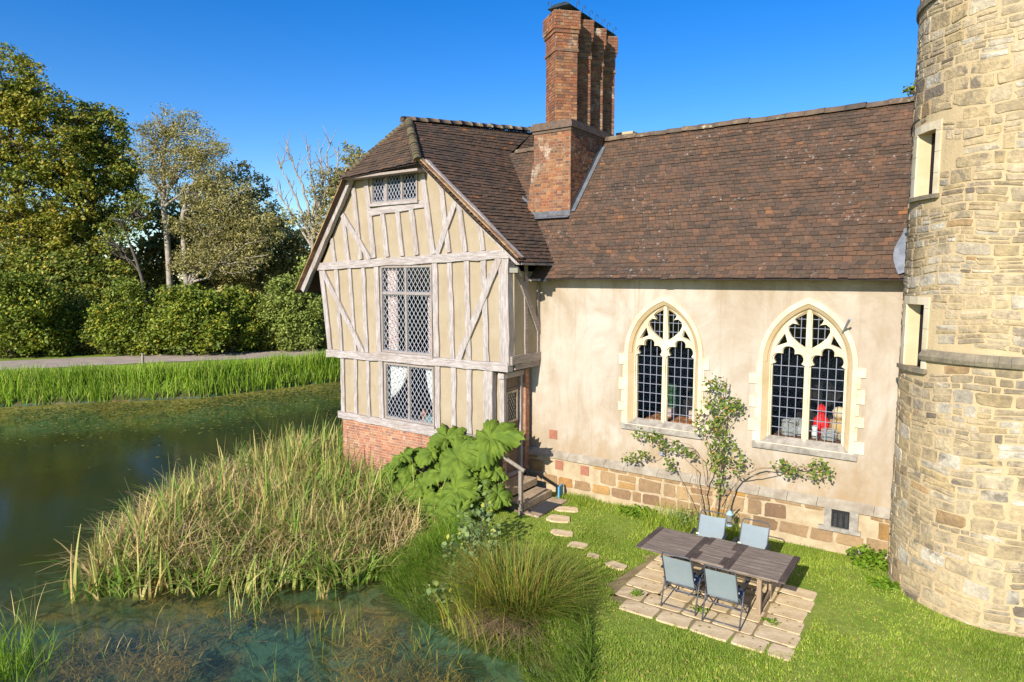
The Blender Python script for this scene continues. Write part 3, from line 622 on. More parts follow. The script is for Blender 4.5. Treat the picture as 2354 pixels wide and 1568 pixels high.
# chimney
CX0, CX1, CY0, CY1 = -9.73, -8.62, 15.09, 18.4
ch = MB(); ch.bb(CX0, CX1, CY0, CY1, 6.6, 9.28); ch = obj('chimney', ch, M['bmortar'], hall)
mb = MB(); bricks(mb, plane_P((CX0, CY0, 0), (1, 0, 0), (0, -1, 0)), 0, CX1-CX0, 6.9, 9.16)
bricks(mb, plane_P((CX1, CY0, 0), (0, 1, 0), (1, 0, 0)), 0, CY1-CY0, 6.9, 9.16); bricks(mb, plane_P((CX0, CY1, 0), (0, -1, 0), (-1, 0, 0)), 0, CY1-CY0, 6.9, 9.16)
# sloping left shoulder of the stack
obj('base_brickwork', mb, M['brick'], ch)
mb = MB(); mb.poly([(CX0-.24, CY0+.006, 7.05), (CX0+.01, CY0+.006, 7.05), (CX0+.01, CY0+.006, 8.35), (CX0-.05, CY0+.006, 8.35), (CX0-.24, CY0+.6, 7.05), (CX0+.01, CY0+.6, 7.05), (CX0+.01, CY0+.6, 8.35), (CX0-.05, CY0+.6, 8.35)], [(0, 1, 2, 3), (0, 3, 7, 4), (3, 2, 6, 7)])
so = obj('shoulder', mb, M['bmortar'], ch); mb = MB()
for r in range(17):
    z = 7.06+r*.075; x0 = CX0-.235+.185*(r*.075/1.3); bricks(mb, plane_P((x0, CY0+.004, 0), (1, 0, 0), (0, -1, 0)), 0, CX0-x0-.003, z, z+.075, bl=.11)
obj('shoulder_brickwork', mb, M['brick'], so) if False else obj('shoulder_brickwork', mb, M['brick'], ch)
mb = MB(); e = .05
for (z0, z1, e) in ((9.16, 9.235, .03), (9.235, 9.36, .075), (9.36, 9.43, .04)): mb.bb(CX0-e, CX1+e, CY0-e, CY1+e, z0, z1)
obj('base_capping', mb, simple('stained_brick_cap', (.17, .11, .075), (.1, .075, .055), 8, .9, .5, 30), ch)
mb = MB()
mb.poly([(CX0-.3, CY0-.04, 7.0), (CX1+.03, CY0-.04, 7.0), (CX1+.03, CY0-.03, 7.13), (CX0-.3, CY0-.03, 7.13), (CX0-.3, CY0-.22, 6.93), (CX1+.05, CY0-.22, 6.93)], [(0, 1, 2, 3), (4, 5, 1, 0)])
k = 1.112
P = []
for i in range(12):
    y = CY0+i*.155; zr = HZ0+(y-HY0)*k; P += [(CX1+.025, y, zr+.04+.0), (CX1+.022, y, zr+.17), (CX1+.14, y, zr+.045)]
mb.poly(P, [(3*i, 3*i+3, 3*i+4, 3*i+1) for i in range(11)]+[(3*i+2, 3*i+5, 3*i+3, 3*i) for i in range(11)])
P = []
for i in range(8):
    t = i/7; P += [(CX0-.26-t*.1, CY0-.02+t*.3, 7.05+t*.45), (CX0-.42-t*.1, CY0-.06+t*.28, 7.12+t*.45+(.05 if i % 2 else 0))]
mb.poly(P, [(2*i, 2*i+2, 2*i+3, 2*i+1) for i in range(7)])
obj('lead_apron', mb, M['lead_d'], ch)
def ring4(cx, cy, s): return [(cx-.53*s, cy), (cx+.02, cy-.42*s), (cx+.43*s, cy), (cx+.02, cy+.42*s)]
for i in range(4):
    cx, cy = -9.19, 15.66+i*.735
    mb = MB(); bk = MB()
    for z0, z1, s, inset in ((9.4, 11.25, 1, 1), (11.25, 11.335, 1.09, 0), (11.335, 11.71, 1.03, 1), (11.71, 11.81, 1.13, 0), (11.81, 12.27, 1.2, 1)):
        q = ring4(cx, cy, s*.985); n = 4
        mb.poly([(x, y, z0) for x, y in q]+[(x, y, z1-.004) for x, y in q], [(0, 1, 5, 4), (1, 2, 6, 5), (2, 3, 7, 6), (3, 0, 4, 7), (4, 5, 6, 7), (3, 2, 1, 0)])
        q = ring4(cx, cy, s)
        for j in range(4):
            a, b = V((*q[j], 0)), V((*q[(j+1) % 4], 0)); u = b-a; nn = V((u.y, -u.x, 0)); bricks(bk, plane_P(a, u, nn), 0, u.length, z0, z1-.004, bl=.215)
    f = obj('flue', mb, M['bmortar'], ch); obj('flue_brickwork', bk, M['brick'], ch)
    mb = MB(); z = 12.27
    for sx, sy in ((-.26, 0), (.24, 0), (0, -.2), (0, .2)): mb.tube([(cx+sx, cy+sy, z), (cx+sx, cy+sy, z+.17)], .018, 5)
    a, b = .34, .17
    mb.poly([(cx-a, cy-a*.8, z+.14), (cx+a, cy-a*.8, z+.14), (cx+a, cy+a*.8, z+.14), (cx-a, cy+a*.8, z+.14), (cx-b, cy-b, z+.27), (cx+b, cy-b, z+.27), (cx+b, cy+b, z+.27), (cx-b, cy+b, z+.27)], [(0, 1, 5, 4), (1, 2, 6, 5), (2, 3, 7, 6), (3, 0, 4, 7), (4, 5, 6, 7), (3, 2, 1, 0)])
    for sx, sy in ((-.27, -.2), (.27, -.2), (.27, .2)):
        c = V((cx+sx, cy+sy, z+.16)); p = [c, c+V((0, 0, .14))]
        p += [c+V((.045*math.copysign(1, sx)*(1-math.cos(t)), 0, .14+.055*math.sin(t))) for t in (.6, 1.2, 1.8, 2.4, 3.1, 3.8)]
        mb.tube(p, .009, 4)
    obj('chimney_cowl', mb, M['copper'], ch)
mb = MB(); mb.bb(-9.0, -8.45, 18.5, 19.0, 8.8, 9.72); mb.bb(-8.05, -7.9, 18.5, 18.8, 8.8, 9.58); mb.bb(-8.45, -8.05, 18.55, 18.6, 9.5, 9.53); obj('rear_chimney', mb, M['mortar'], hall)
# things inside the hall
def inside(name, mbb, mat, label, cat, group=None, smooth=False, org=(0, 0, 0)): return tag(obj(name, mbb, mat, org=org, smooth=smooth), label, cat, group)
def bench(x0, x1, name, mat, lab):
    t = thing(name, lab, 'bench' if 'bench' in name else 'sideboard', ((x0+x1)/2, 14.8, .6))
    mb = MB()
    for k in range(4): mb.bb(x0, x1, 14.47+k*.17, 14.62+k*.17, 2.02, 2.07)
    obj('top', mb, M[mat], t); mb = MB()
    for x in (x0+.1, x1-.1):
        for y in (14.53, 15.08): mb = MB(); mb.bb(x-.04, x+.04, y-.03, y+.03, .6, 2.015); obj('leg', mb, M[mat], t)
bench(-6.15, -4.85, 'wooden_bench', 'bench', 'orange slatted wooden bench behind the left pointed window')
bench(-3.25, -1.75, 'wooden_sideboard', 'plank', 'brown slatted sideboard carrying plates behind the right pointed window')
for x, lab in ((-5.72, 'printed cloth cube left of the mullion, leftmost on the orange bench'), (-5.15, 'printed cloth cube just right of the mullion on the orange bench'), (-4.88, 'printed cloth cube at the right end of the orange bench')):
    t = thing('storage_cube', lab, 'box', (x, 14.95, 2.07), 'printed cloth cubes on the bench')
    mb = MB(); w = .22 if x < -5 else .15; mb.bb(x-w/2, x+w/2, 14.88, 15.06, 2.075, 2.27); obj('body', mb, M['print'], t)
mb = MB()
for k in range(12): a = k/11; mb.poly([], []) ; mb.box((-6.05+a*.42, 15.3+.05*math.sin(k*1.9), 2.0), (.05, .05, 1.6))
inside('hanging_curtain', mb, M['green'], 'dark green cloth hanging inside the left pointed window', 'curtain')
def stack(x, y, r, n, lab):
    mb = MB()
    for k in range(n): mb.lathe((x+R_.uniform(-.004, .004), y, 2.072+k*.024), [(r*.6, 0), (r*.65, .006), (r, .016), (r, .021), (r*.9, .022)], 16)
    inside('plate_stack', mb, M['white'], lab, 'plates', 'white plates stacked on the sideboard', org=(x, y, 2.07))
stack(-2.98, 14.62, .15, 13, 'tall stack of white plates left of the mullion on the sideboard')
stack(-2.74, 14.66, .115, 8, 'low stack of small greenish plates beside the mullion on the sideboard')
stack(-2.2, 14.62, .15, 9, 'wide stack of white plates in the middle of the right-hand light')
stack(-1.9, 14.66, .12, 6, 'short stack of white plates against the right jamb')
stack(-2.85, 14.95, .17, 12, 'stack of white plates standing behind the tall front stack')
mb = MB(); mb.lathe((-2.47, 14.6, 2.07), [(.05, 0), (.06, .1), (.045, .16), (.055, .2), (.06, .26), (.03, .27)], 12); inside('white_jug', mb, M['white'], 'small white jug beside the plates, just right of the mullion', 'jug', smooth=True)
mb = MB(); mb.lathe((-2.42, 15.0, 2.07), [(.07, 0), (.12, .05), (.17, .2), (.16, .32), (.08, .42), (.07, .46), (.1, .52), (.08, .6), (.02, .66)], 16); inside('red_ornament', mb, M['red'], 'bright red rounded ornament behind the right pointed window', 'ornament', smooth=True)
t = thing('tan_ornament', 'tan boxy ornament with a cream top beside the red ornament', 'ornament', (-2.08, 15.0, 2.07))
mb = MB(); mb.lathe((-2.08, 15.0, 2.07), [(.18, 0), (.19, .3), (.16, .36), (.05, .38)], 6); obj('body', mb, M['tan'], t)
mb = MB(); mb.lathe((-2.08, 15.0, 2.45), [(.05, 0), (.12, .06), (.14, .16), (.08, .24), (.01, .26)], 12); obj('head', mb, simple('cream_glaze', (.7, .55, .35)), t, smooth=True)
#SECTION_WING
FY = 12.69
wing = thing('timber_framed_wing', 'half-timbered gabled wing with silvery oak beams, ochre panels and lattice windows', 'building', (-12, FY, 0))
W1 = (-13.41, -11.73, 7.36, 8.12); W2 = (-13.12, -11.28, 3.37, 5.70); W3 = (-13.03, -11.25, 1.54, 3.08)
rect = lambda w: [(w[0], w[2]), (w[1], w[2]), (w[1], w[3]), (w[0], w[3])]
holes('front_plaster', [(-14.8, 1.4), (-9.45, 1.4), (-9.45, 3.25), (-8.9, 3.25), (-8.9, 5.85), (-11.5, 8.25), (-14.05, 8.18), (-15.6, 5.7), (-15.3, 3.25), (-14.8, 3.25)], [rect(W1), rect(W2), rect(W3)], FY+.035, .16, M['infill'], wing)
mb = MB(); mb.bb(-8.98, -8.86, FY+.2, 13.998, 3.35, 5.85); obj('side_plaster', mb, M['infill'], wing)
mb = MB(); mb.bb(-9.46, -9.25, FY+.2, 12.70+.2, .6, 3.2); mb.bb(-9.40, -9.25, 12.92, 13.98, 3.08, 3.2); obj('side_wall', mb, M['infill'], wing); mb = MB(); mb.bb(-15.3, -15.0, FY+.2, 19, 3.2, 5.5); mb.bb(-14.8, -14.6, FY+.2, 19, 1.3, 3.2); mb.bb(-15, -9, 18.8, 19, 0, 9)
obj('rear_walls', mb, M['infill'], wing)
mb = MB(); mb.bb(-15.2, -9.0, FY+.2, 13.99, 3.18, 3.3); mb.bb(-14.7, -9.25, FY+.2, 18.8, 1.25, 1.38); mb.bb(-15.0, -9.0, 14, 18.8, 3.2, 3.3); mb.bb(-15.0, -9.1, FY+.2, 18.8, 5.78, 5.88)
obj('floors', mb, M['roomfloor'], wing)
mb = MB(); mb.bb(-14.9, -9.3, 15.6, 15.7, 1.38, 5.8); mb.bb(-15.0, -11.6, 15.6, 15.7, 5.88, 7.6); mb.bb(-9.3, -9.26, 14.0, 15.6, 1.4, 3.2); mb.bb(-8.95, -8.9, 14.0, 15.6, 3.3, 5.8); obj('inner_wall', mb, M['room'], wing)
def T(name, p0, p1, w, mat='oak_v', y0=FY-.012, y1=FY+.1):
    mb = MB(); timber(mb, p0, p1, w, y0+R_.uniform(-.008, .004), y1, max(4, int(math.dist(p0, p1)/.3)))
    return obj(name, mb, M[mat], wing)
for p in [((-15.07, 6.5), (-14.97, 5.82)), ((-14.56, 7.15), (-14.39, 5.86)), ((-14.12, 7.85), (-13.86, 5.89)), ((-13.63, 8.2), (-13.36, 5.92)), ((-13.01, 7.15), (-12.85, 5.94)), ((-12.44, 7.15), (-12.31, 5.95)), ((-11.95, 7.17), (-11.78, 5.97)), ((-11.59, 8.2), (-11.23, 5.98)), ((-10.95, 7.75), (-10.71, 6.01)), ((-10.39, 7.25), (-10.18, 6.01)), ((-9.75, 6.7), (-9.64, 6.03))]: T('stud', *p, .15 if p[0][1] < 8 else .17)
T('brace', (-14.57, 7.14), (-13.5, 5.88), .15, y0=FY-.03); T('brace', (-10.48, 7.24), (-11.08, 5.98), .15, y0=FY-.03)
T('rail', (-13.5, 7.15), (-11.5, 7.25), .19, 'oak_h', FY-.02)
T('rafter', (-11.35, 8.22), (-8.5, 5.78), .23, 'oak_v', FY-.16, FY-.03); T('rafter', (-14.02, 8.2), (-16.28, 5.02), .21, 'oak_v', FY-.16, FY-.03)
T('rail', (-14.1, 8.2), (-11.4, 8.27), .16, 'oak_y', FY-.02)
T('tie_beam', (-15.68, 5.71), (-8.86, 5.94), .21, 'oak_h', FY-.035)
for p, w in [(((-15.55, 5.63), (-15.24, 3.25)), .17), (((-14.9, 5.64), (-14.77, 3.28)), .14), (((-14.35, 5.66), (-14.19, 3.3)), .13), (((-13.79, 5.69), (-13.72, 3.31)), .14), (((-13.27, 5.7), (-13.22, 3.31)), .17), (((-11.17, 5.78), (-11.14, 3.36)), .17), (((-10.68, 5.81), (-10.62, 3.33)), .15), (((-10.15, 5.83), (-10.09, 3.35)), .15), (((-9.62, 5.84), (-9.55, 3.37)), .16)]: T('stud', *p, w)
T('corner_post', (-9.02, 5.88), (-9.0, 3.3), .27, y0=FY-.02, y1=FY+.22)
T('brace', (-15.47, 5.56), (-13.84, 3.28), .16, y0=FY-.032); T('brace', (-9.15, 5.84), (-10.42, 3.33), .18, y0=FY-.032)
T('jetty_beam', (-15.38, 3.19), (-8.87, 3.26), .21, 'oak_h', FY-.06, FY+.16)
for p, w in [(((-14.73, 3.11), (-14.75, 1.42)), .16), (((-14.19, 3.11), (-14.21, 1.47)), .13), (((-13.69, 3.13), (-13.69, 1.46)), .13), (((-13.17, 3.13), (-13.18, 1.48)), .17), (((-11.12, 3.16), (-11.14, 1.46)), .17), (((-10.58, 3.17), (-10.6, 1.46)), .16), (((-10.08, 3.17), (-10.09, 1.5)), .16)]: T('stud', *p, w)
T('corner_post', (-9.5, 3.17), (-9.5, .75), .27, y0=FY-.015, y1=FY+.16)
T('sill_beam', (-14.93, 1.42), (-9.36, 1.36), .2, 'oak_h', FY-.05)
# side wall timbers (facing the hall)
def TS_(name, p0, p1, w, x0=-8.862, x1=-8.80):
    mb = MB(); timber(mb, p0, p1, w, 0, 1, 6); mb.v = [((x1 if q[1] < .5 else x0), q[0], q[2]) for q in mb.v]; mb.f = [tuple(reversed(f)) for f in mb.f]
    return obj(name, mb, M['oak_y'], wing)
TS_('stud', (13.36, 5.75), (13.39, 3.5), .13, x1=-8.825); TS_('brace', (12.95, 5.6), (13.97, 4.05), .16, x1=-8.812); TS_('jetty_beam', (12.72, 3.42), (13.99, 3.42), .2, x1=-8.80); TS_('jetty_beam', (12.9, 3.24), (13.99, 3.24), .14, x0=-8.97, x1=-8.83); TS_('stud', (13.93, 5.7), (13.93, 3.5), .1, x1=-8.828)
T('wall_plate', (-8.96, 5.62), (-8.86, 5.62), .15, y0=FY+.2, y1=13.99)
# brick plinth
mb = MB(); mb.bb(-14.78, -9.4, FY+.012, FY+.4, -1.2, 1.31); mb.bb(-14.78, -14.5, FY+.4, 19, -1.2, 1.3); mb.bb(-9.6, -9.28, FY+.4, 14, -.6, .52); mb.bb(-9.38, -9.29, FY+.012, FY+.4, -1.2, .7)
pl = obj('brick_plinth', mb, M['bmortar2'], wing)
mb = MB(); bricks(mb, plane_P((-14.8, FY+.01, 0), (1, 0, 0), (0, -1, 0)), 0, 5.4, -1.0, 1.31); bricks(mb, plane_P((-9.28, FY+.012, 0), (0, 1, 0), (1, 0, 0)), 0, 1.3, -.6, .5); obj('plinth_brickwork', mb, M['brick2'], pl)
# lattice windows
def lattice(mb, x0, x1, z0, z1, y, dw=.145, dh=.205, t=.011):
    W, Hh = x1-x0, z1-z0
    def seg(a, b):
        a, b = V((a[0], 0, a[1])), V((b[0], 0, b[1])); d = b-a; L = d.length
        if L < .03: return
        mb.box(((a.x+b.x)/2, y+R_.uniform(-.003, .003), (a.z+b.z)/2), (L, .008, t), ry=-math.atan2(d.z, d.x))
    n = int((W/dw+Hh/dh))+2; s = dh/dw
    for k in range(-n, n):
        for sg in (1, -1):
            # z = z0 + sg*s*(x-x0) + k*dh
            pts = []
            c = z0+(k+.5)*dh
            for x in (x0, x1):
                z = c+sg*s*(x-x0)
                if z0 <= z <= z1: pts.append((x, z))
            for z in (z0, z1):
                x = x0+(z-c)/(sg*s)
                if x0 < x < x1: pts.append((x, z))
            if len(pts) >= 2: seg(pts[0], pts[1])
def lat_window(w, lab, cols, rows):
    """rows: list of z divisions"""
    mb = MB(); x0, x1, z0, z1 = w; t = .05; ya, yb = FY-.005, FY+.09
    zs = [z0]+rows+[z1]; xs = [x0+(x1-x0)*k/cols for k in range(cols+1)]
    mb.bb(x0, x0+t, ya, yb, z0, z1); mb.bb(x1-t, x1, ya, yb, z0, z1); mb.bb(x0+t, x1-t, ya, yb, z0, z0+t); mb.bb(x0+t, x1-t, ya, yb, z1-t, z1)
    for x in xs[1:-1]: mb.bb(x-.033, x+.033, ya+.004, yb, z0+t, z1-t)
    for z in rows:
        for a, b in zip(xs, xs[1:]): mb.bb(a+(t if a == x0 else .033), b-(t if b == x1 else .033), ya+.007, yb, z-.033, z+.033)
    fr = tag(obj('lattice_window', mb, oak_f, wing), lab)
    g = MB(); c = MB(); cf = MB()
    for i in range(cols):
        for j in range(len(zs)-1):
            a, b = xs[i]+(t if i == 0 else .033), xs[i+1]-(t if i == cols-1 else .033); p, q = zs[j]+(t if j == 0 else .033), zs[j+1]-(t if j == len(zs)-2 else .033)
            g.poly([(a, FY+.057, p), (b, FY+.057, p), (b, FY+.057, q), (a, FY+.057, q)], [(0, 1, 2, 3)]); lattice(c, a, b, p, q, FY+.04, *((.115, .185) if cols == 3 else (.145, .205)))
            for u in ((a, a+.018, p, q), (b-.018, b, p, q), (a+.018, b-.018, p, p+.018), (a+.018, b-.018, q-.018, q)): cf.bb(u[0], u[1], FY+.025, FY+.05, u[2], u[3])
    obj('glass_pane', g, M['glass'], fr); obj('leading', c, M['came'], fr); obj('casement', cf, M['lead'], fr)
    mb = MB(); mb.bb(x0-.06, x1+.06, FY-.075, FY+.02, z0-.07, z0-.004); obj('window_sill', mb, M['oak_h'], fr)
oak_f = oak('window_oak', (3, 3, .4), (.36, .31, .27), (.24, .2, .17))
lat_window(W1, 'three-light lattice window under the hipped roof', 3, [])
lat_window(W2, 'tall lattice window with transom on the upper floor', 2, [4.97])
lat_window(W3, 'lattice window of two lights on the ground floor', 2, [])
def curtain(x0, x1, z0, z1, mat, lab, taper=0., y=FY+.15):
    mb = MB(); n = 26; m = 8; P = []
    for j in range(m+1):
        t = j/m; xx1 = x1-(x1-x0)*taper*t*t if taper >= 0 else x1; xx0 = x0 if taper >= 0 else x0-(x1-x0)*taper*t*t
        for i in range(n+1): P.append((xx0+(xx1-xx0)*i/n, y+.03*math.sin(i*1.5), z1-(z1-z0)*t))
    mb.poly(P, [(j*(n+1)+i, j*(n+1)+i+1, (j+1)*(n+1)+i+1, (j+1)*(n+1)+i) for j in range(m) for i in range(n)])
    inside('curtain', mb, mat, lab, 'curtain', smooth=True)
curtain(-13.0, -12.65, 3.36, 5.68, M['curtain'], 'patterned curtain at the left of the upper floor lattice window')
curtain(-11.55, -11.33, 3.36, 4.9, M['curtain'], 'narrow patterned curtain at the right of the upper floor lattice window')
curtain(-13.1, -12.85, 7.36, 8.0, M['curtain'], 'gathered patterned curtain in the attic lattice window')
curtain(-12.95, -12.3, 2.1, 3.02, M['net'], 'white tied-back net curtain at the left of the ground floor window', .85)
curtain(-11.65, -11.28, 2.0, 3.02, M['net'], 'white net curtain at the right of the ground floor window', -.7)
mb = MB(); mb.lathe((-11.6, 13.25, 1.385), [(.36, 0), (.4, .12), (.36, .24), (.3, .3), (.05, .33)], 18); inside('wicker_basket', mb, M['teal'], 'teal wicker basket on the floor behind the ground floor window', 'basket')
mb = MB(); mb.lathe((-11.92, 13.05, 1.385), [(.07, 0), (.1, .12), (.06, .22), (.09, .34), (.03, .45)], 12); inside('terracotta_jug', mb, M['terracotta'], 'terracotta jug beside the teal basket inside the window', 'jug')
# door
mb = MB()
for y0, y1, z0, z1 in ((12.83, 12.93, .55, 2.95), (13.56, 13.66, .55, 2.95)): mb.bb(-9.26, -9.12, y0, y1, z0, z1)
mb.bb(-9.26, -9.09, 12.78, 13.7, 2.95, 3.08); mb.bb(-9.27, -9.1, 12.83, 13.66, .46, .55); fr = obj('door_frame', mb, M['oak_v'], wing)
dr = MB()
for k in range(5): y = 12.935+k*.124; dr.bb(-9.225+R_.uniform(-.004, .004), -9.18, y+.002, y+.122, .56, 2.94)
for z in (.95, 1.55): dr.bb(-9.18, -9.165, 12.94, 13.55, z, z+.1)
dr.bb(-9.18, -9.150, 12.94, 13.55, 2.62, 2.67)
dr = obj('door', dr, M['door'], wing)
mb = MB()
for a in ((12.97, 13.02, 1.82, 2.6), (13.42, 13.47, 1.82, 2.6), (13.02, 13.42, 1.82, 1.87), (13.02, 13.42, 2.55, 2.6)): mb.bb(-9.18, -9.14, *a)
obj('light_frame', mb, M['pale_wood'], dr)
mb = MB(); mb.bb(-9.176, -9.170, 13.02, 13.42, 1.87, 2.55); obj('glazing', mb, simple('leaded_door_glass', (.30, .25, .19), (.22, .19, .15), 5, .2, spec=.6), dr)
mb = MB(); lattice(mb, 13.02, 13.42, 1.87, 2.55, 0, .1, .15, .009); mb.v = [(-9.164+q[1], q[0], q[2]) for q in mb.v]; obj('leading', mb, M['iron'], dr)
mb = MB(); mb.bb(-9.27, -9.06, 13.68, 13.86, .5, 3.1); o = obj('brick_pier', mb, M['bmortar'], wing)
mb = MB(); bricks(mb, plane_P((-9.06, 13.68, 0), (0, 1, 0), (1, 0, 0)), 0, .18, .5, 3.08); bricks(mb, plane_P((-9.27, 13.68, 0), (1, 0, 0), (0, -1, 0)), 0, .21, .5, 3.08); obj('pier_brickwork', mb, M['brick2'], o)
mb = MB(); mb.bb(-9.28, -9.0, 12.6, 12.72, -.1, 1.35); o = obj('brick_jamb', mb, M['bmortar'], wing); mb = MB(); bricks(mb, plane_P((-9.0, 12.6, 0), (0, 1, 0), (1, 0, 0)), 0, .12, -.1, 1.35); obj('jamb_brickwork', mb, M['brick2'], o)
# roof of the wing
APX = V((-13.2, 13.9, 9.75)); BACK = V((-12.05, 18.6, 10.12))
def val(dz): return V((-8.40-1.016*dz, 13.93+.9*dz, 5.74+dz))
rS = pathf([(0, (-8.40, 12.40, 5.74)), (.3, (-9.87, 12.40, 6.92)), (.63, (-11.45, 12.38, 8.28)), (1, APX)])
FAR_ = V((-11.27, 21.5, 10.38)); rE = pathf([(0, val(0)), (.82, val(3.42)), (1, BACK)])
qS = lambda t: lerp(val(3.3), BACK, t); qE = lambda t: lerp((-10.3, 21.5, 9.1), FAR_, t)
rf = obj('roof', sheet(rS, rE, 24, .03), M['under'], wing)
def bow(f, k): return lambda t: f(t)-V((0, 0, k*math.sin(math.pi*t)))
mb = MB(); tiles(mb, rS, rE, 45, .165, .025, .012); tiles(mb, qS, qE, 10, .165, .02, .01); obj('roof_tiles', mb, M['tile2'], rf)
lS = pathf([(0, (-12.4-4.3, 19, 4.95)), (1, BACK)]); lE = pathf([(0, (-16.45, 12.40, 4.95)), (.67, (-14.1, 12.38, 8.15)), (1, APX)])
obj('rear_slope', sheet(lS, lE, 12, .02), M['tile2'], rf); obj('far_slope', sheet(qS, qE, 6, .03), M['under'], rf)
mb = MB(); e0, e1 = V((-14.2, 12.3, 8.05)), V((-11.38, 12.3, 8.22)); hs = lambda t: lerp(e0, APX, t); he = lambda t: lerp(e1, APX, t)
obj('hip_underlay', sheet(hs, he, 6, .03), M['under'], rf)
tiles(mb, hs, he, 20, .17, .026); obj('hip_tiles', mb, M['tile2'], rf)
mb = MB(); ridge(mb, e1+V((0, .05, .06)), APX+V((.05, 0, .03)), .12, .13, .012); ridge(mb, e0+V((0, .05, .06)), APX, .1, .13, .012); obj('hip_bonnets', mb, M['moss'], rf, smooth=True)
mb = MB(); ridge(mb, APX+V((-.08, -.12, .05)), FAR_+V((0, 0, .05)), .13, .4); obj('ridge_tiles', mb, M['ridge'], rf, smooth=True)
mb = MB()
for a, b in (((-11.4, 8.31), (-8.42, 5.80)), ((-14.02, 8.3), (-16.38, 4.98))):
    n = 26; mb = MB()
    for k in range(n):
        p, q = lerp((*a, 0), (*b, 0), k/n), lerp((*a, 0), (*b, 0), (k+1)/n); mb.box(((p.x+q.x)/2, FY-.22, (p.y+q.y)/2+.035+R_.uniform(-.004, .004)), ((q-p).length*.97, .16, .03), ry=-math.atan2(q.y-p.y, q.x-p.x))
    obj('verge_tiles', mb, M['verge'], rf)
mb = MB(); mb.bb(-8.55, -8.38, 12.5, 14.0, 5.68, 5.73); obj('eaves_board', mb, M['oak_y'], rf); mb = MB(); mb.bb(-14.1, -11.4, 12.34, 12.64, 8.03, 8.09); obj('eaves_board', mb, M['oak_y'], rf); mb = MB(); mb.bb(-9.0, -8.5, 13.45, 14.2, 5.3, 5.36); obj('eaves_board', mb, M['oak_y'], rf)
mb = MB(); mb.poly([(-9.0, 13.5, 5.33), (-8.35, 13.5, 5.33), (-8.35, 14.0, 5.70), (-9.0, 14.0, 5.70), (-9.0, 13.5, 5.29), (-8.35, 13.5, 5.29)], [(0, 1, 2, 3), (4, 5, 1, 0)]); obj('valley_lead', mb, M['iron'], rf)
# floodlight under the eaves
t = thing('floodlight', 'grey square floodlight fixed under the eaves at the corner of the timbered gable', 'lamp', (-8.8, 12.75, 5.5))
mb = MB(); mb.box((-8.72, 12.66, 5.57), (.24, .05, .17), rz=rad(35), rx=rad(-25)); obj('housing', mb, M['iron'], t)
mb = MB(); mb.box((-8.702, 12.632, 5.555), (.19, .012, .125), rz=rad(35), rx=rad(-25)); obj('lamp_glass', mb, simple('lamp_glass', (.28, .26, .2), None, rough=.2, spec=.6), t)
mb = MB(); mb.tube([(-8.86, 12.8, 5.72), (-8.76, 12.74, 5.72), (-8.74, 12.72, 5.6)], .015, 5); mb.box((-8.84, 12.8, 5.74), (.07, .07, .1)); obj('bracket', mb, M['iron'], t)
#SECTION_TOWER
TCX, TCY, TR = .64, 13.67, 1.585
tower = thing('stone_tower', 'round turret of pale rubble sandstone with narrow slit windows', 'tower', (TCX, TCY, 0))
def cyl(deg, z, r): a = rad(deg); return V((TCX+r*math.cos(a), TCY+r*math.sin(a), z))
def TP(u, v, h): a = u/TR; return V((TCX+(TR+h)*math.cos(a), TCY+(TR+h)*math.sin(a), v+.030*math.sin(u*2.3+v*.9)+.018*math.sin(u*5.1-v*2.2)))
SL = [(203, 221.5, 6.72, 7.74), (201, 220.5, 3.9, 4.95)]
mb = MB(); th = [165+k*3 for k in range(91)]+[]; angs = sorted(set([165+k*4 for k in range(90)]+[s for q in SL for s in q[:2]])); zs = sorted(set([-.5+k*.5 for k in range(24)]+[s for q in SL for s in q[2:]]))
for a0, a1 in zip(angs, angs[1:]+[525]):
    for z0, z1 in zip(zs, zs[1:]):
        am, zm = (a0+a1)/2, (z0+z1)/2
        if any(q[0] < am < q[1] and q[2] < zm < q[3] for q in SL): continue
        mb.poly([cyl(a0, z0, TR), cyl(a1, z0, TR), cyl(a1, z1, TR), cyl(a0, z1, TR)], [(0, 1, 2, 3)])
obj('wall', mb, M['mortar'], tower)
def tsk(a, c, b, d):
    a, b = math.degrees(a/TR), math.degrees(b/TR)
    for q in SL:
        if a < q[1]+3.6 and b > q[0]-6 and c < q[3]+.14 and d > q[2]-.12: return True
    return a < 290 and b > 219 and c < 4.24 and d > 4.05
mb = MB(); rubble(mb, TP, rad(165)*TR, rad(345)*TR, -.35, 10.6, (.075, .27), (.11, .46), .012, tsk, .20, .004)
obj('stonework', mb, M['stone'], tower)
mb = MB()
for k in range(12):
    a0, a1 = 221+k*5.2, 221+(k+1)*5.2-.12; n = 3
    for j in range(n):
        b0, b1 = a0+(a1-a0)*j/n, a0+(a1-a0)*(j+1)/n
        P = [cyl(b, z, r) for b in (b0, b1) for r, z in ((TR-.02, 4.05), (TR+.07, 4.06), (TR+.09, 4.13), (TR+.01, 4.235))]
        mb.poly(P, [(0, 4, 5, 1), (1, 5, 6, 2), (2, 6, 7, 3)]+([(0, 1, 2, 3)] if j == 0 else [])+([(4, 7, 6, 5)] if j == n-1 else []))
o = obj('string_course', mb, M['ashlar_dark'], tower)
mb = MB()
for k in range(40):
    b0, b1 = 170+k*5, 170+(k+1)*5-.1
    P = [cyl(b, z, r) for b in (b0, b1) for r, z in ((TR-.02, 9.76), (TR+.05, 9.78), (TR+.05, 9.9), (TR, 9.97))]
    mb.poly(P, [(0, 4, 5, 1), (1, 5, 6, 2), (2, 6, 7, 3), (0, 1, 2, 3), (4, 7, 6, 5)])
obj('string_course', mb, M['ashlar_dark'], tower)
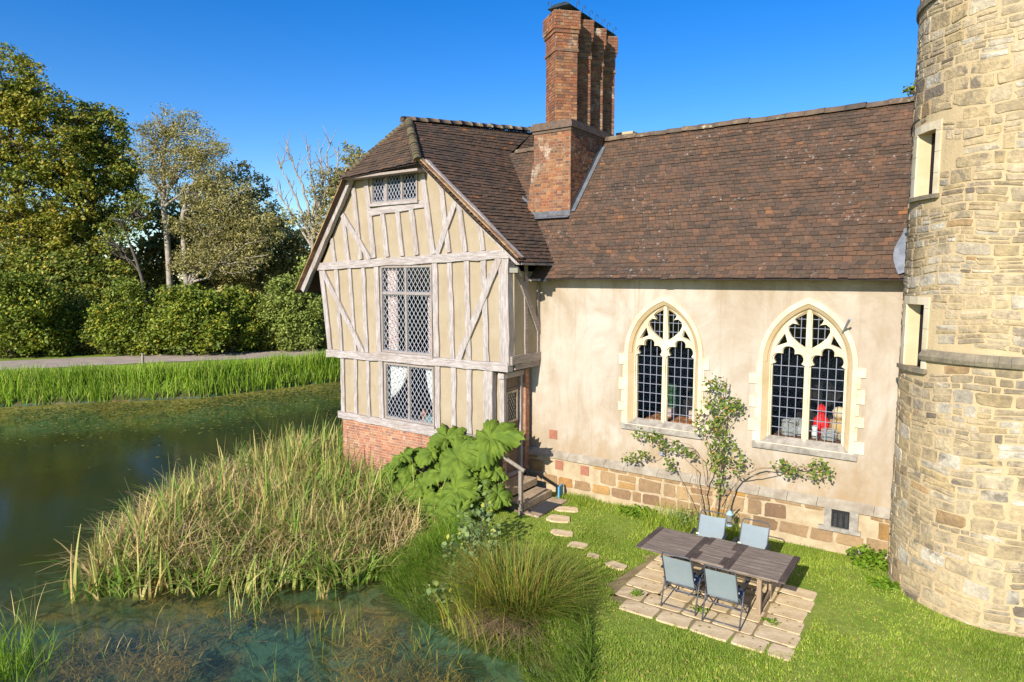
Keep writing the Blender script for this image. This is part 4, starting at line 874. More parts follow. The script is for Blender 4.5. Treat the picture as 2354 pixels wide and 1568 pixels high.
def cblock(mb, a0, a1, z0, z1, r0, r1, n=3):
    for j in range(n):
        b0, b1 = a0+(a1-a0)*j/n, a0+(a1-a0)*(j+1)/n
        P = [cyl(b, z, r) for b in (b0, b1) for r, z in ((r0, z0), (r1, z0), (r1, z1), (r0, z1))]
        f = [(0, 4, 5, 1), (1, 5, 6, 2), (2, 6, 7, 3), (3, 7, 4, 0)]
        if j == 0: f.append((0, 1, 2, 3))
        if j == n-1: f.append((4, 7, 6, 5))
        mb.poly(P, f)
for q, lab in zip(SL, ('upper slit window in a squared stone surround', 'lower slit window in a squared stone surround')):
    a0, a1, z0, z1 = q; mb = MB(); e = .025
    zc = z0
    while zc < z1-.01:
        h = min(.33, z1-zc); cblock(mb, a0-6+R_.uniform(-2, 1), a0, zc+.003, zc+h-.003, TR-.3, TR+e); cblock(mb, a1, a1+3.5, zc+.003, zc+h-.003, TR-.3, TR+e); zc += h
    cblock(mb, a0-4.5, a1+3.5, z1, z1+.13, TR-.3, TR+e)
    w = tag(obj('slit_window', mb, M['ashlar'], tower), lab)
    mb = MB(); cblock(mb, a0-8, a1+4.5, z0-.07, z0-.002, TR-.3, TR+.07, 5); obj('sill', mb, M['ashlar_dark'], w)
    mb = MB()
    # splayed far jamb narrowing to the slit
    am = a0+(a1-a0)*.2
    P = [cyl(a0, z0, TR), cyl(a0, z1, TR), cyl(am, z1, TR-.125), cyl(am, z0, TR-.125), cyl(am+.5, z0, TR-.155), cyl(am+.5, z1, TR-.155)]
    mb.poly(P, [(0, 3, 2, 1), (3, 4, 5, 2)]); mb.poly([cyl(a0, z1-.002, TR), cyl(a1, z1-.002, TR), cyl(a1, z1-.002, TR-.42), cyl(a0, z1-.002, TR-.42)], [(0, 1, 2, 3)])
    obj('splayed_reveal', mb, M['ashlar_in'], w)  # tan stone here also puts the recess's shade into the reveal colour
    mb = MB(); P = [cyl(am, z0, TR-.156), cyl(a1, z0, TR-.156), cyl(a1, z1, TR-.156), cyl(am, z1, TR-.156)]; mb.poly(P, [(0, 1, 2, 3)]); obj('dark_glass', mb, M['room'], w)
#SECTION_GARDEN
# wooden steps
st = thing('wooden_steps', 'weathered wooden steps with a single handrail up to the plank door', 'steps', (-8.4, 12.8, 0))
for x0, x1, y0, y1, z in ((-9.08, -8.53, 12.25, 13.43, .45), (-8.55, -8.09, 12.16, 13.40, .235), (-8.1, -7.66, 12.12, 13.43, .05)):
    mb = MB(); n = 3
    for k in range(n): a = x0+(x1-x0)*k/n; mb.bb(a+.003, a+(x1-x0)/n-.003, y0, y1, z-.04, z+R_.uniform(-.002, .002))
    o = obj('tread', mb, M['step'], st); mb = MB(); mb.bb(x1-.03, x1-.002, y0+.01, y1-.01, z-.16 if z > .1 else -.08, z-.043); obj('nosing', mb, M['step'], o)
mb = MB()
for x0, x1, y, z in ((-9.06, -8.56, 12.3, .4), (-9.06, -8.56, 13.38, .4), (-8.57, -8.13, 12.22, .19), (-8.57, -8.13, 13.34, .19)): mb.bb(x0, x1, y-.03, y+.03, -.25, z)
obj('bearers', mb, M['door'], st)
mb = MB(); mb.bb(-8.16, -8.08, 12.04, 12.12, -.1, 1.03); obj('post', mb, M['rail_wood'], st)
mb = MB(); mb.tube([(-8.02, 12.08, 1.04), (-9.1, 12.1, 1.46)], .045, 8); obj('handrail', mb, M['rail_wood'], st)
mb = MB()
for k in range(13): mb.bb(-8.06+k*.034, -8.045+k*.034, 12.3, 13.05, .055, .068)
for k in range(22): mb.bb(-8.06, -7.64, 12.3+k*.035, 12.315+k*.035, .056, .067)
tag(obj('door_mat', mb, M['mat'], org=(-7.85, 12.7, .05)), 'black open-grid rubber mat on the bottom plank of the wooden steps', 'doormat')
mb = MB(); mb.box((-7.98, 13.62, .1), (.04, .30, .42), rz=rad(12)); tag(obj('blue_board', mb, M['blue'], org=(-7.98, 13.62, 0)), 'bright blue board leaning between the steps and the hall plinth', 'board')
def slab(mb, c, a, b, rz, z=.02, th=.05, n=12, sq=.3, jit=.1):
    pts = []
    for k in range(n):
        t = 2*math.pi*(k+.5)/n; x = math.copysign(abs(math.cos(t))**sq, math.cos(t))*a*(1-R_.random()*jit); y = math.copysign(abs(math.sin(t))**sq, math.sin(t))*b*(1-R_.random()*jit)
        pts.append((c[0]+x*math.cos(rz)-y*math.sin(rz), c[1]+x*math.sin(rz)+y*math.cos(rz)))
    tz = R_.uniform(-.004, .004)
    P = [(x, y, z-th) for x, y in pts]+[(x, y, z-.006) for x, y in pts]+[(c[0]+(x-c[0])*.95, c[1]+(y-c[1])*.95, z+tz*(x-c[0])) for x, y in pts]
    mb.poly(P, [(k, (k+1) % n, n+(k+1) % n, n+k) for k in range(n)]+[(n+k, n+(k+1) % n, 2*n+(k+1) % n, 2*n+k) for k in range(n)]+[tuple(range(2*n, 3*n))])
SS = [((-7.42, 12.95), .3, .17, .4, 'squarish stepping stone beside the wall end of the bottom step'), ((-7.27, 12.33), .3, .22, .3, 'large stepping stone just in front of the door mat'), ((-6.78, 11.65), .27, .17, .2, 'third stepping stone from the steps, a pale oval in the lawn'), ((-6.2, 11.28), .22, .15, .2, 'fourth stepping stone from the steps, with a dark dip in it'), ((-5.7, 11.0), .14, .1, 0, 'smallest stepping stone, half grown over with grass'), ((-5.15, 10.87), .22, .14, -.1, 'stepping stone nearest the paved patio')]
for c, a, b, rz, lab in SS:
    mb = MB(); slab(mb, c, a, b, rz, .035, .06, 12, .55, .2); tag(obj('stepping_stone', mb, M['slab'], org=(*c, 0)), lab, 'stepping stone', 'stepping stones across the lawn')
mb = MB(); P = [(-3.2+1.5*math.copysign(abs(math.cos(t))**.35, math.cos(t))+.10*math.sin(t*9)+(-.16 if math.cos(t) < 0 else -.22)*1, 10.7+1.12*math.copysign(abs(math.sin(t))**.35, math.sin(t))+.06*math.sin(t*13)+.03, .014) for t in [2*math.pi*k/60 for k in range(60)]]; mb.poly(P, [tuple(range(60))])
tag(obj('soil_bed', mb, M['soil']), kind='structure')
rows = [(9.62, .36), (10.03, .40), (10.45, .40), (10.87, .40), (11.29, .40), (11.69, .36)]
nm = {0: 'front', 5: 'back'}
ordn = ['first', 'second', 'third', 'fourth', 'fifth', 'sixth']
for r, (y, d) in enumerate(rows):
    xs = [-4.7+.25*(r == 0)]; 
    while xs[-1] < -1.95: xs.append(xs[-1]+(.62 if (len(xs)+r) % 2 else .52)+R_.uniform(-.04, .06))
    xs[-1] = -1.8+R_.uniform(-.05, .05)
    if xs[-1]-xs[-2] < .3: xs.pop(-2)
    for k in range(len(xs)-1):
        mb = MB(); c = ((xs[k]+xs[k+1])/2, y); slab(mb, c, (xs[k+1]-xs[k])/2-R_.uniform(.004, .014), d/2+R_.uniform(-.004, .008), R_.uniform(-.03, .03), .025+R_.uniform(-.002, .004), .05, 20, R_.uniform(.12, .24), R_.uniform(.05, .13))
        m = len(xs)-1
        rown = ['row nearest the pond', 'second row from the pond', 'third row from the pond', 'third row from the hall wall', 'second row from the hall wall', 'row nearest the hall wall'][r]
        pos = 'the tower end' if k == m-1 else 'the pond-shrub end' if k == 0 else None
        lab = f'buff paving slab at {pos} of the {rown}' if pos else f'buff paving slab {ordn[m-1-k]} from the tower end of the {rown}'
        tag(obj('paving_slab', mb, M['slab'], org=(*c, 0)), lab, 'paving slab', 'paving slabs under the garden table')
# garden table
tb = thing('garden_table', 'long weathered extending wooden garden table on the paved patch', 'table', (-3.27, 10.85, .03))
def leaf(x0, x1, y0, y1, ends):
    mb = MB(); n = 8
    for k in range(n): a = y0+(y1-y0)*k/n; mb.bb(x0, x1, a+.003, a+(y1-y0)/n-.003, .722, .75+R_.uniform(-.002, .002))
    o = obj('tabletop', mb, M['teak'], tb)
    for e in ends: mb = MB(); mb.bb(e, e+.1, y0-.002, y1+.002, .723, .753); obj('cross_batten', mb, M['teak_dark'], o)
leaf(-4.42, -3.66, 10.3, 11.38, [-4.52, -3.66]); leaf(-2.9, -2.16, 10.3, 11.42, [-2.16, -3.0]); leaf(-3.555, -3.005, 10.34, 11.44, [])
for x in (-3.555, -3.1):
    for y in (10.37, 11.06): mb = MB(); mb.bb(x, x+.09, y, y+.34, .752, .757); obj('cross_batten', mb, M['teak_dark'], tb)
for x in (-4.05, -2.48):
    for y in (10.52, 11.2): mb = MB(); mb.bb(x-.035, x+.035, y-.04, y+.04, .03, .70); obj('leg', mb, M['teak_leg'], tb)
    mb = MB(); mb.bb(x-.03, x+.03, 10.56, 11.16, .1, .17); mb.bb(x-.03, x+.03, 10.40, 11.32, .655, .721); obj('stretcher', mb, M['teak_leg'], tb)
mb = MB(); mb.bb(-4.02, -2.51, 10.84, 10.9, .18, .24); mb.bb(-4.3, -2.3, 10.42, 10.47, .655, .72); mb.bb(-4.3, -2.3, 11.25, 11.3, .655, .72); obj('stretcher', mb, M['teak_leg'], tb)
# folding chairs
def make_chair():
    t = thing('folding_chair', 'x', 'chair', (0, 0, 0), 'folding chairs round the garden table'); W = .285
    L = lambda n, mbb, m, p=t, sm=False: obj(n, mbb, M[m], p, local=True, smooth=sm)
    for s in (-1, 1):
        mb = MB(); mb.tube([(s*W, 0, 0), (s*W, .12, .32), (s*W, .24, .61)], .012, 7); L('rear_leg', mb, 'tube', sm=True)
        mb = MB(); mb.tube([(s*(W-.03), .62, 0), (s*(W-.03), .3, .26), (s*(W-.03), .02, .50)], .012, 7); L('front_leg', mb, 'tube', sm=True)
        mb = MB(); mb.box((s*W, .25, .635), (.055, .46, .026), rx=rad(-4)); mb.box((s*W, .44, .66), (.06, .12, .03), rx=rad(-10)); L('armrest', mb, 'arm')
        mb = MB(); mb.box((s*.235, .035, .58), (.05, .012, .022)); L('clip', mb, 'clip')
    mb = MB(); mb.tube([(-W, .005, .05), (W, .005, .05)], .010, 6); L('crossbar', mb, 'tube', sm=True); mb = MB(); mb.tube([(-W+.03, .60, .02), (W-.03, .60, .02)], .010, 6); L('crossbar', mb, 'tube', sm=True); mb = MB(); mb.tube([(-W, .14, .36), (W, .14, .36)], .010, 6)
    mb.tube([(-.24, .1, .42), (-.23, .03, .36), (-.19, .0, .345), (.19, .0, .345), (.23, .03, .36), (.24, .1, .42)], .010, 6); L('crossbar', mb, 'tube', sm=True)
    mb = MB(); mb.tube([(-.245, .09, .40), (-.24, -.12, .92), (-.225, -.138, .965), (-.19, -.146, .982), (.19, -.146, .982), (.225, -.138, .965), (.24, -.12, .92), (.245, .09, .40)], .0115, 8); bf = L('back_frame', mb, 'tube', sm=True)
    def cloth(p0, p1, w, sag):
        mb = MB(); n, m = 8, 8; P = []
        for j in range(m+1):
            for i in range(n+1):
                u, v = i/n, j/m; q = lerp(p0, p1, v); e = 4*u*(1-u)*sag
                P.append((-w+2*w*u, q.y+e*.8, q.z-e*.4))
        k = len(P); P += [(x, y+.004, z-.004) for x, y, z in P]
        f = [(j*(n+1)+i, j*(n+1)+i+1, (j+1)*(n+1)+i+1, (j+1)*(n+1)+i) for j in range(m) for i in range(n)]
        mb.poly(P, f+[tuple(k+a for a in reversed(q)) for q in f]); return mb
    L('backrest', cloth((0, .075, .43), (0, -.115, .91), .243, .018), 'fabric', sm=True)
    L('seat', cloth((0, .06, .42), (0, .50, .46), .24, .02), 'fabric', sm=True)
    mb = MB(); mb.tube([(-.245, .05, .42), (-.245, .5, .465), (.245, .5, .465), (.245, .05, .42)], .011, 6); L('seat_frame', mb, 'tube', sm=True)
    return t
c0 = make_chair()
for i, (x, y, rz, lab) in enumerate([(-3.58, 9.87, 0, 'pale blue folding chair on the pond side of the table, further from the tower'), (-2.87, 9.80, .02, 'pale blue folding chair on the pond side of the table, nearer the tower'), (-3.70, 11.85, math.pi+.04, 'pale blue folding chair on the wall side of the table, below the rose stems'), (-2.93, 11.83, math.pi-.03, 'pale blue folding chair on the wall side of the table, nearer the tower')]):
    c = c0 if i == 0 else copy_tree(c0); c.location = (x, y, .035); c.rotation_euler = (0, 0, rz); c['label'] = lab
# lantern and wall lamp
t = thing('hanging_lantern', 'small pale blue metal lantern hanging from a cut rose stem', 'lantern', (-3.75, 13.2, .35))
mb = MB(); mb.lathe((-3.75, 13.2, .35), [(.06, 0), (.065, .02), (.05, .03)], 10); mb.lathe((-3.75, 13.2, .58), [(.055, 0), (.075, .01), (.05, .06), (.02, .09)], 10); obj('cap', mb, simple('blue_enamel', (.3, .45, .52)), t)
mb = MB(); mb.lathe((-3.75, 13.2, .38), [(.05, 0), (.05, .2)], 10); obj('glass', mb, simple('lantern_glass', (.2, .2, .18), None, rough=.15, spec=.6), t)
mb = MB(); mb.tube([(-3.81, 13.2, .6), (-3.8, 13.2, .72), (-3.75, 13.2, .78), (-3.7, 13.2, .72), (-3.69, 13.2, .6)], .006, 5); obj('handle', mb, M['iron'], t)
t = thing('wall_lamp', 'small dark solar lamp fixed to the render below the left pointed window', 'lamp', (-5.5, 14, 1.43))
mb = MB(); mb.box((-5.5, 13.95, 1.44), (.13, .09, .12)); obj('housing', mb, M['grey_metal'], t); mb = MB(); mb.box((-5.5, 13.94, 1.505), (.15, .12, .012), rx=rad(12)); obj('solar_panel', mb, M['iron'], t)
#SECTION_PLANTS
shore = np.array([(-46, -2), (-36.5, 11.2), (-31.2, 17.6), (-29.5, 25.8), (-24, 36)]); n = 15000
k = NP.uniform(0, 3.999, n); i_ = k.astype(int); fr_ = (k-i_)[:, None]; q = shore[i_]*(1-fr_)+shore[i_+1]*fr_; dd = NP.exponential(1.7, n); q[:, 0] += dd; q[:, 1] -= dd*.35
mb = MB(); C = np.stack([q[:, 0], q[:, 1], np.full(n, WZ+.008)], 1); v_, f_ = leaves(C, .13, .6, 30); mb.arr(v_, f_)
tag(obj('reflection_flecks', mb, foliage('painted_reflection', [(0, (.22, .2, .03)), (.6, (.34, .31, .045)), (1, (.42, .34, .09))], .1, .5), org=(-34, 15, WZ)), 'golden green flecks standing in for the reflection of the far reed bank', 'water_reflection', kind='stuff')  # golden reflection of the far reeds added to the water as coloured flecks
# lawn
x, y = scatter([(-9.4, 12.5), (-9.0, 9.0), (-7.5, 8.55), (-5.3, 8.2), (-4.3, 7.2), (-3.9, 5.6), (2.4, 8.6), (2.4, 13.9), (-1, 14.1), (-8.0, 14.1), (-8.0, 13.5), (-7.6, 12.1)], 190000)
keep = np.ones(len(x), bool)
for (cx, cy), a, b, rz, _ in SS: keep &= ((x-cx)/(a*1.0))**2+((y-cy)/(b*1.0))**2 > 1
soil = inpoly(x, y, P0 := [(-4.75, 9.72), (-4.1, 9.5), (-2.4, 9.43), (-1.85, 9.6), (-1.72, 10.6), (-1.75, 12.0), (-4.7, 11.9), (-4.9, 10.6)])
gap_ = (np.abs(((y-9.62)/.415+.5) % 1-0) < .09); keep &= ~soil | (NP.random(len(x)) < np.where(gap_ & (np.sin(x*4.1+y*2.7) > -.1), .30, .012)); keep &= np.hypot(x-TCX, y-TCY) > 1.62; keep &= ~((x > -9.1) & (x < -7.64) & (y > 12.1) & (y < 13.45)); keep &= y < 13.88
patch = np.sin(x*1.9+1)*np.sin(y*2.3)+.6*np.sin(x*5.1+y*3.3)+.8*np.sin(x*.9-y*1.3+2); keep &= NP.random(len(x)) < .70+.32*np.tanh(patch)
for ex, ey, er in ((-1.25, 11.1, .55), (-.75, 12.1, .35), (-1.5, 13.0, .5), (-4.9, 10.2, .35), (-7.0, 12.0, .4)): keep &= (np.hypot(x-ex, (y-ey)*1.4) > er*(.8+.3*np.sin(x*9+y*7))) | (NP.random(len(x)) < .35)
x, y = x[keep], y[keep]; n = len(x); hh = NP.uniform(.025, .06, n)*(1+.35*np.tanh(patch[keep])); hh *= np.where((y > 13.3) & (x < -3.2), 2.6, 1)*np.where(inpoly(x, y, P0), .7, 1)
mb = MB(); mb.arr(*blades(np.stack([x, y, terrain(x, y)-.004], 1), hh, NP.uniform(.2, 1.1, n), NP.uniform(.008, .016, n), 1, .3))
tag(obj('lawn_grass', mb, M['grass']), 'short bright green lawn grass round the patio', 'grass', kind='stuff')
n = 900; x = NP.uniform(-8, 1.5, n); y = NP.uniform(7.5, 13.7, n); k = (terrain(x, y) > -.05) & (np.hypot(x-TCX, y-TCY) > 1.7); x, y = x[k], y[k]; n = len(x)
mb = MB(); mb.arr(*leaves(np.stack([x, y, NP.uniform(.035, .05, n)], 1), .045, .7, 3)); tag(obj('fallen_leaves', mb, foliage('fallen_leaf', [(0, (.4, .26, .06)), (.5, (.5, .38, .1)), (1, (.25, .14, .06))], .1, 1), org=(-3, 10, 0)), 'small dry leaves dropped on the lawn and paving', 'leaves', kind='stuff')
# reed bed in front of the wing
BED = [(-13.9, 5.5), (-15.2, 6.2), (-16.8, 8.4), (-17.9, 10.8), (-17.8, 13.6), (-15.2, 16.2), (-15.0, 12.6), (-11.6, 12.5), (-9.9, 11.2), (-9.3, 10.7), (-9.5, 9.1), (-10.3, 8.1), (-12, 6.8)]
cx_, cy_ = scatter(BED, 1250); low_ = np.sin(cx_*1.15+.6)*np.sin(cy_*1.4+.3); ext_ = [(-13.9, 5.35), (-12, 6.5), (-10.3, 7.9), (-9.6, 8.9)]; q_ = NP.uniform(0, 2.999, 70); qi = q_.astype(int); e_ = np.array(ext_); pe = e_[qi]+(e_[qi+1]-e_[qi])*(q_-qi)[:, None]+np.stack([NP.normal(.1, .2, 70), NP.normal(0, .22, 70)], 1); cx_[:70] = pe[:, 0]; cy_[:70] = pe[:, 1]; m = np.where(low_ > .45, NP.integers(1, 4, 1250), NP.integers(4, 12, 1250)); x = np.repeat(cx_, m)+NP.normal(0, .07, m.sum()); y = np.repeat(cy_, m)+NP.normal(0, .07, m.sum()); ch_ = np.repeat(NP.uniform(.65, 1.2, 1250)*np.where(low_ > .45, .7, 1), m); n = len(x)
ed = polydist(x, y, BED); hh = NP.uniform(.95, 1.7, n)*ch_*np.clip(.62+ed*.4, .5, 1.0)*np.where((x > -12) & (y < 11), .88, 1)*(1+.22*np.clip((y-9)/3, 0, 1))
mb = MB(); ang = np.repeat(NP.normal(.2, 1.3, 1250), m)+NP.normal(0, .7, n); mb.arr(*blades(np.stack([x, y, np.full(n, WZ-.05)], 1), hh, NP.uniform(.05, 1.15, n), NP.uniform(.026, .07, n), 6, .95, ang))
tag(obj('reed_bed', mb, M['reed_g'], org=(-13, 9, WZ)), 'dense stand of green and straw reeds in the pond before the timbered wing', 'reeds', kind='stuff')
x, y = scatter(BED, 9000); n = len(x); ed = polydist(x, y, BED); keep = (ed < 1.3) | (NP.random(n) < .6); x, y = x[keep], y[keep]; n = len(x)
mb = MB(); mb.arr(*blades(np.stack([x, y, np.full(n, WZ-.02)], 1), NP.uniform(.35, 1.35, n)*np.clip(.7+.3*ed[keep], .6, 1.1), NP.uniform(.2, 1.5, n), NP.uniform(.018, .036, n), 3, .5))
tag(obj('dead_reed_litter', mb, M['reed_d'], org=(-13, 9, WZ)), 'broken straw-coloured reed stems along the water edge of the reed bed', 'reeds', kind='stuff')
x, y = scatter([(-13.5, 7.6), (-15.5, 9), (-14.5, 11.4), (-11.5, 11.5), (-10, 9.6), (-11.5, 7.9)], 10000); n = len(x)
x2, y2 = scatter([(-9.7, 9.0), (-9.6, 10.3), (-8.4, 10.5), (-7.6, 9.4), (-7.9, 8.65), (-8.9, 8.7)], 5200); x, y = np.concatenate([x, x2]), np.concatenate([y, y2]); n = len(x)
mb = MB(); mb.arr(*blades(np.stack([x, y, np.maximum(terrain(x, y), WZ)-.02], 1), NP.uniform(.3, 1.05, n)*np.where(x > -9.8, .55, 1), NP.uniform(.4, 1.3, n), NP.uniform(.010, .02, n), 3, .6))
tag(obj('marsh_grass', mb, M['bright'], org=(-10, 9, WZ)), 'fresh soft marsh grass growing low between the reeds and the bank', 'grass', kind='stuff')
# far reeds
FB = [(-53, -4), (-49, 4), (-43.2, 11.5), (-38.8, 20.4), (-32.6, 28), (-26.5, 34.5), (-25.6, 33.4), (-29.3, 26.2), (-31.2, 18), (-36.4, 11.6), (-44, -1)]
x, y = scatter(FB, 34000); n = len(x); cl = np.sin(x*1.3)*np.sin(y*1.7)+.5*np.sin(x*3.1+y*2.2)
dsh = polydist(x, y, POND); hh = NP.uniform(.6, 1.15, n)*(1+.16*cl)*np.clip(1.2-dsh*.18, .2, 1.0)
mb = MB(); mb.arr(*blades(np.stack([x, y, np.maximum(terrain(x, y), WZ)-.05], 1), hh, NP.uniform(.05, .5, n), NP.uniform(.03, .055, n), 3, .5))
tag(obj('far_reed_bank', mb, M['reed_f'], org=(-36, 16, 0)), 'band of bright green reeds along the far bank below the road', 'reeds', kind='stuff')
# tussock, shrub, flag leaves on the near bank
t = thing('rush_tussock', 'large drooping tussock of green and rusty rushes on the pond bank', 'rush', (-5.85, 8.75, -.15))
n = 3000; a = NP.uniform(0, 2*np.pi, n); r = np.sqrt(NP.random(n))*.5
b = np.stack([-5.95+r*np.cos(a)*1.3, 8.75+r*np.sin(a), np.full(n, -.2)], 1)
mb = MB(); mb.arr(*blades(b, NP.uniform(.65, 1.25, n), NP.uniform(.1, 1.35, n), NP.uniform(.008, .015, n), 4, .55, a+NP.normal(0, .5, n))); obj('stems', mb, M['sedge'], t)
n = 260; a = NP.normal(-1.9, .8, n); b = np.stack([-5.75+NP.normal(0, .3, n), 8.25+NP.normal(0, .15, n), np.full(n, -.15)], 1)
mb = MB(); mb.arr(*blades(b, NP.uniform(.5, .85, n), NP.uniform(.9, 1.6, n), NP.uniform(.007, .012, n), 4, 1.1, a)); obj('dead_stems', mb, simple('brown_rush', (.22, .14, .08), (.3, .2, .1), 4), t)
t = thing('yellow_flag', 'yellow-green flag iris blades leaning over the water in front of the tussock', 'iris', (-6.35, 8.2, -.5))
n = 130; a = NP.normal(-1.7, .8, n); b = np.stack([-6.35+NP.normal(0, .28, n), 8.2+NP.normal(0, .16, n), np.full(n, -.5)], 1)
mb = MB(); mb.arr(*blades(b, NP.uniform(.7, 1.25, n), NP.uniform(.1, .7, n), NP.uniform(.018, .03, n), 5, .6, a)); obj('leaves', mb, M['iris'], t)
def blob(cs, n, rough=.0):
    out = []
    for c, r, w in cs:
        k = int(n*w); u = unit(k)*(NP.random(k)**.45)[:, None]; out.append(np.array(c)+u*np.array(r))
    return np.concatenate(out)
t = thing('bank_shrub', 'low grey-green round-leaved shrub between the reeds and the rush tussock', 'shrub', (-7.3, 9.3, -.2))
pts = blob([((-7.2, 9.3, .35), (.75, .6, .4), .4), ((-7.7, 9.9, .55), (.5, .4, .4), .22), ((-6.9, 8.7, .05), (.6, .35, .35), .2), ((-8.0, 10.6, .75), (.28, .28, .5), .06), ((-7.4, 8.5, -.2), (.4, .25, .2), .08)], 1050)
mb = MB(); mb.arr(*leaves(pts, .105, .8, .5)); obj('foliage', mb, M['alder'], t)
mb = MB()
for k in range(40): q = pts[NP.integers(len(pts))]; mb.tube([(-7.35+R_.uniform(-.3, .3), 9.3+R_.uniform(-.3, .3), -.3), ((-7.35+q[0])/2, (9.3+q[1])/2, q[2]*.45), tuple(q)], [.012, .008, .004], 4)
obj('stems', mb, M['bark_d'], t)
n = 15000; x, y = scatter([(-8.9, 8.6), (-8.6, 9.8), (-6.6, 10.2), (-4.9, 9.3), (-4.0, 7.8), (-3.5, 6.2), (-4.0, 5.6), (-4.9, 7.6), (-5.4, 8.0), (-6.8, 8.05)], n)
mb = MB(); mb.arr(*blades(np.stack([x, y, np.maximum(terrain(x, y), WZ-.1)], 1), NP.uniform(.14, .5, n)*(1+.3*np.sin(x*3)*np.sin(y*2.6)), NP.uniform(.3, 1.4, n), NP.uniform(.008, .016, n), 3, .6, NP.normal(-1.9, 1.1, n)))
tag(obj('bank_grass', mb, M['bank'], org=(-6, 8, 0)), 'long untidy grass hanging over the pond edge below the tussock', 'grass', kind='stuff')
# emergent shoots and weed in the pond
def clump(px_c, n, h, sp, mat, lab, name='water_plant', lean=(.1, .8)):
    b = np.stack([px_c[0]+NP.normal(0, sp, n), px_c[1]+NP.normal(0, sp, n), np.full(n, WZ-.25)], 1); mb = MB()
    mb.arr(*blades(b, NP.uniform(h*.5, h, n)+.2, NP.uniform(*lean, n), NP.uniform(.012, .024, n), 4, .5)); tag(obj(name, mb, M[mat], org=(*px_c, WZ)), lab, 'water plant', 'clumps standing in the pond', 'stuff' if sp > .28 else None)
clump((-13.4, 4.2), 16, .7, .12, 'reed_g', 'lone reed clump in open water at the left of the pond')
clump((-11.85, 3.45), 240, .8, .3, 'bright', 'bright green rush tuft at the bottom left corner of the pond')
clump((-10.3, 6.6), 22, .75, .2, 'reed_g', 'small reed clump just off the front of the reed bed')
clump((-10.95, 6.9), 26, .9, .25, 'reed_g', 'arching reed clump off the front tip of the reed bed')
clump((-8.9, 6.9), 60, .45, .45, 'sedge', 'thin scattered rush shoots in the water below the bank shrub', lean=(.05, .4))
clump((-7.2, 7.4), 70, .35, .5, 'iris', 'thin yellow-green shoots in the shallows beside the bank', lean=(.05, .5))
clump((-11.2, 4.6), 40, .35, .4, 'reed_g', 'short sparse shoots in the middle of the open water', lean=(.1, .6))
clump((-8.2, 5.6), 24, .4, .35, 'sedge', 'few thin shoots in the deep water at the bottom of the view', lean=(.05, .4))
mb = MB()
for c, r, k in (((-10.4, 4.7), .9, 560), ((-9.0, 4.3), .7, 360), ((-7.0, 6.6), 1.0, 480), ((-5.9, 7.0), .5, 260), ((-11.6, 4.3), .5, 160), ((-8.0, 7.3), .6, 160), ((-10.6, 6.2), .9, 200), ((-12.6, 6.0), .5, 90)):
    x = c[0]+NP.normal(0, r*.5, k); y = c[1]+NP.normal(0, r*.4, k); mb.arr(*blades(np.stack([x, y, np.full(k, WZ-.09)], 1), NP.uniform(.05, .14, k), NP.uniform(.8, 4.5, k), NP.uniform(.012, .03, k), 3, .35))
for c, r, k in (((-9.8, 4.9), .5, 240), ((-11.0, 4.1), .5, 200), ((-6.6, 6.9), .5, 220), ((-8.6, 4.6), .4, 160)):
    x = c[0]+NP.normal(0, r*.5, k); y = c[1]+NP.normal(0, r*.3, k); mb.arr(*blades(np.stack([x, y, np.full(k, WZ-.05)], 1), NP.uniform(.04, .1, k), NP.uniform(.5, 3, k), NP.uniform(.008, .02, k), 3, .35))
tag(obj('pond_weed', mb, M['weed'], org=(-9, 5.5, WZ)), 'rusty orange weed lying under and on the water surface', 'pond weed', kind='stuff')
# giant rhubarb
gr = thing('giant_rhubarb', 'giant-leaved green gunnera plant beside the wooden steps', 'plant', (-10.2, 12.0, -.4))
LV = [((-9.063, 12.2, 1.62), .78, (.25, -.55, .75)), ((-10.43, 12.25, 1.42), .62, (-.1, -.45, .85)), ((-9.78, 11.8, 1.15), .74, (0, -.75, .6)), ((-11.5, 11.95, .64), .66, (-.2, -.5, .8)), ((-12.05, 11.8, .42), .52, (-.4, -.4, .8)), ((-9.4, 11.3, .55), .68, (.15, -.8, .55)), ((-11.9, 11.5, .12), .55, (-.3, -.6, .7)), ((-10.6, 11.5, .4), .56, (-.1, -.6, .75)), ((-8.96, 10.9, .15), .44, (.2, -.7, .6)), ((-9.1, 11.8, .65), .46, (.4, -.4, .8)), ((-8.5, 11.72, .5), .38, (.6, -.3, .75)), ((-10.95, 12.25, 1.0), .55, (-.2, -.4, .9)), ((-9.4, 12.1, 1.15), .5, (.4, -.6, .6)), ((-11.0, 11.3, .18), .5, (-.1, -.7, .65)), ((-10.2, 11.7, .75), .55, (-.2, -.6, .75)), ((-11.2, 11.6, .3), .42, (-.5, -.5, .7)), ((-10.2, 11.2, .1), .5, (0, -.8, .5)), ((-9.6, 10.95, -.05), .4, (.1, -.8, .5)), ((-11.6, 11.9, .85), .45, (-.4, -.3, .85)), ((-12.3, 11.9, .15), .4, (-.6, -.5, .6)), ((-8.8, 12.0, .95), .36, (.7, -.4, .6)), ((-10.0, 12.3, 1.3), .5, (.1, -.35, .9)), ((-9.2, 11.2, .25), .36, (.4, -.6, .6))]
LV = [(c, r*.92, n_) for c, r, n_ in LV]+[((c[0]+R_.uniform(-.3, .3), c[1]+R_.uniform(-.1, .2), c[2]-R_.uniform(.15, .4)), r*.6, (n_[0]+R_.uniform(-.5, .5), n_[1]-.2, n_[2]-R_.uniform(0, .4))) for c, r, n_ in LV]
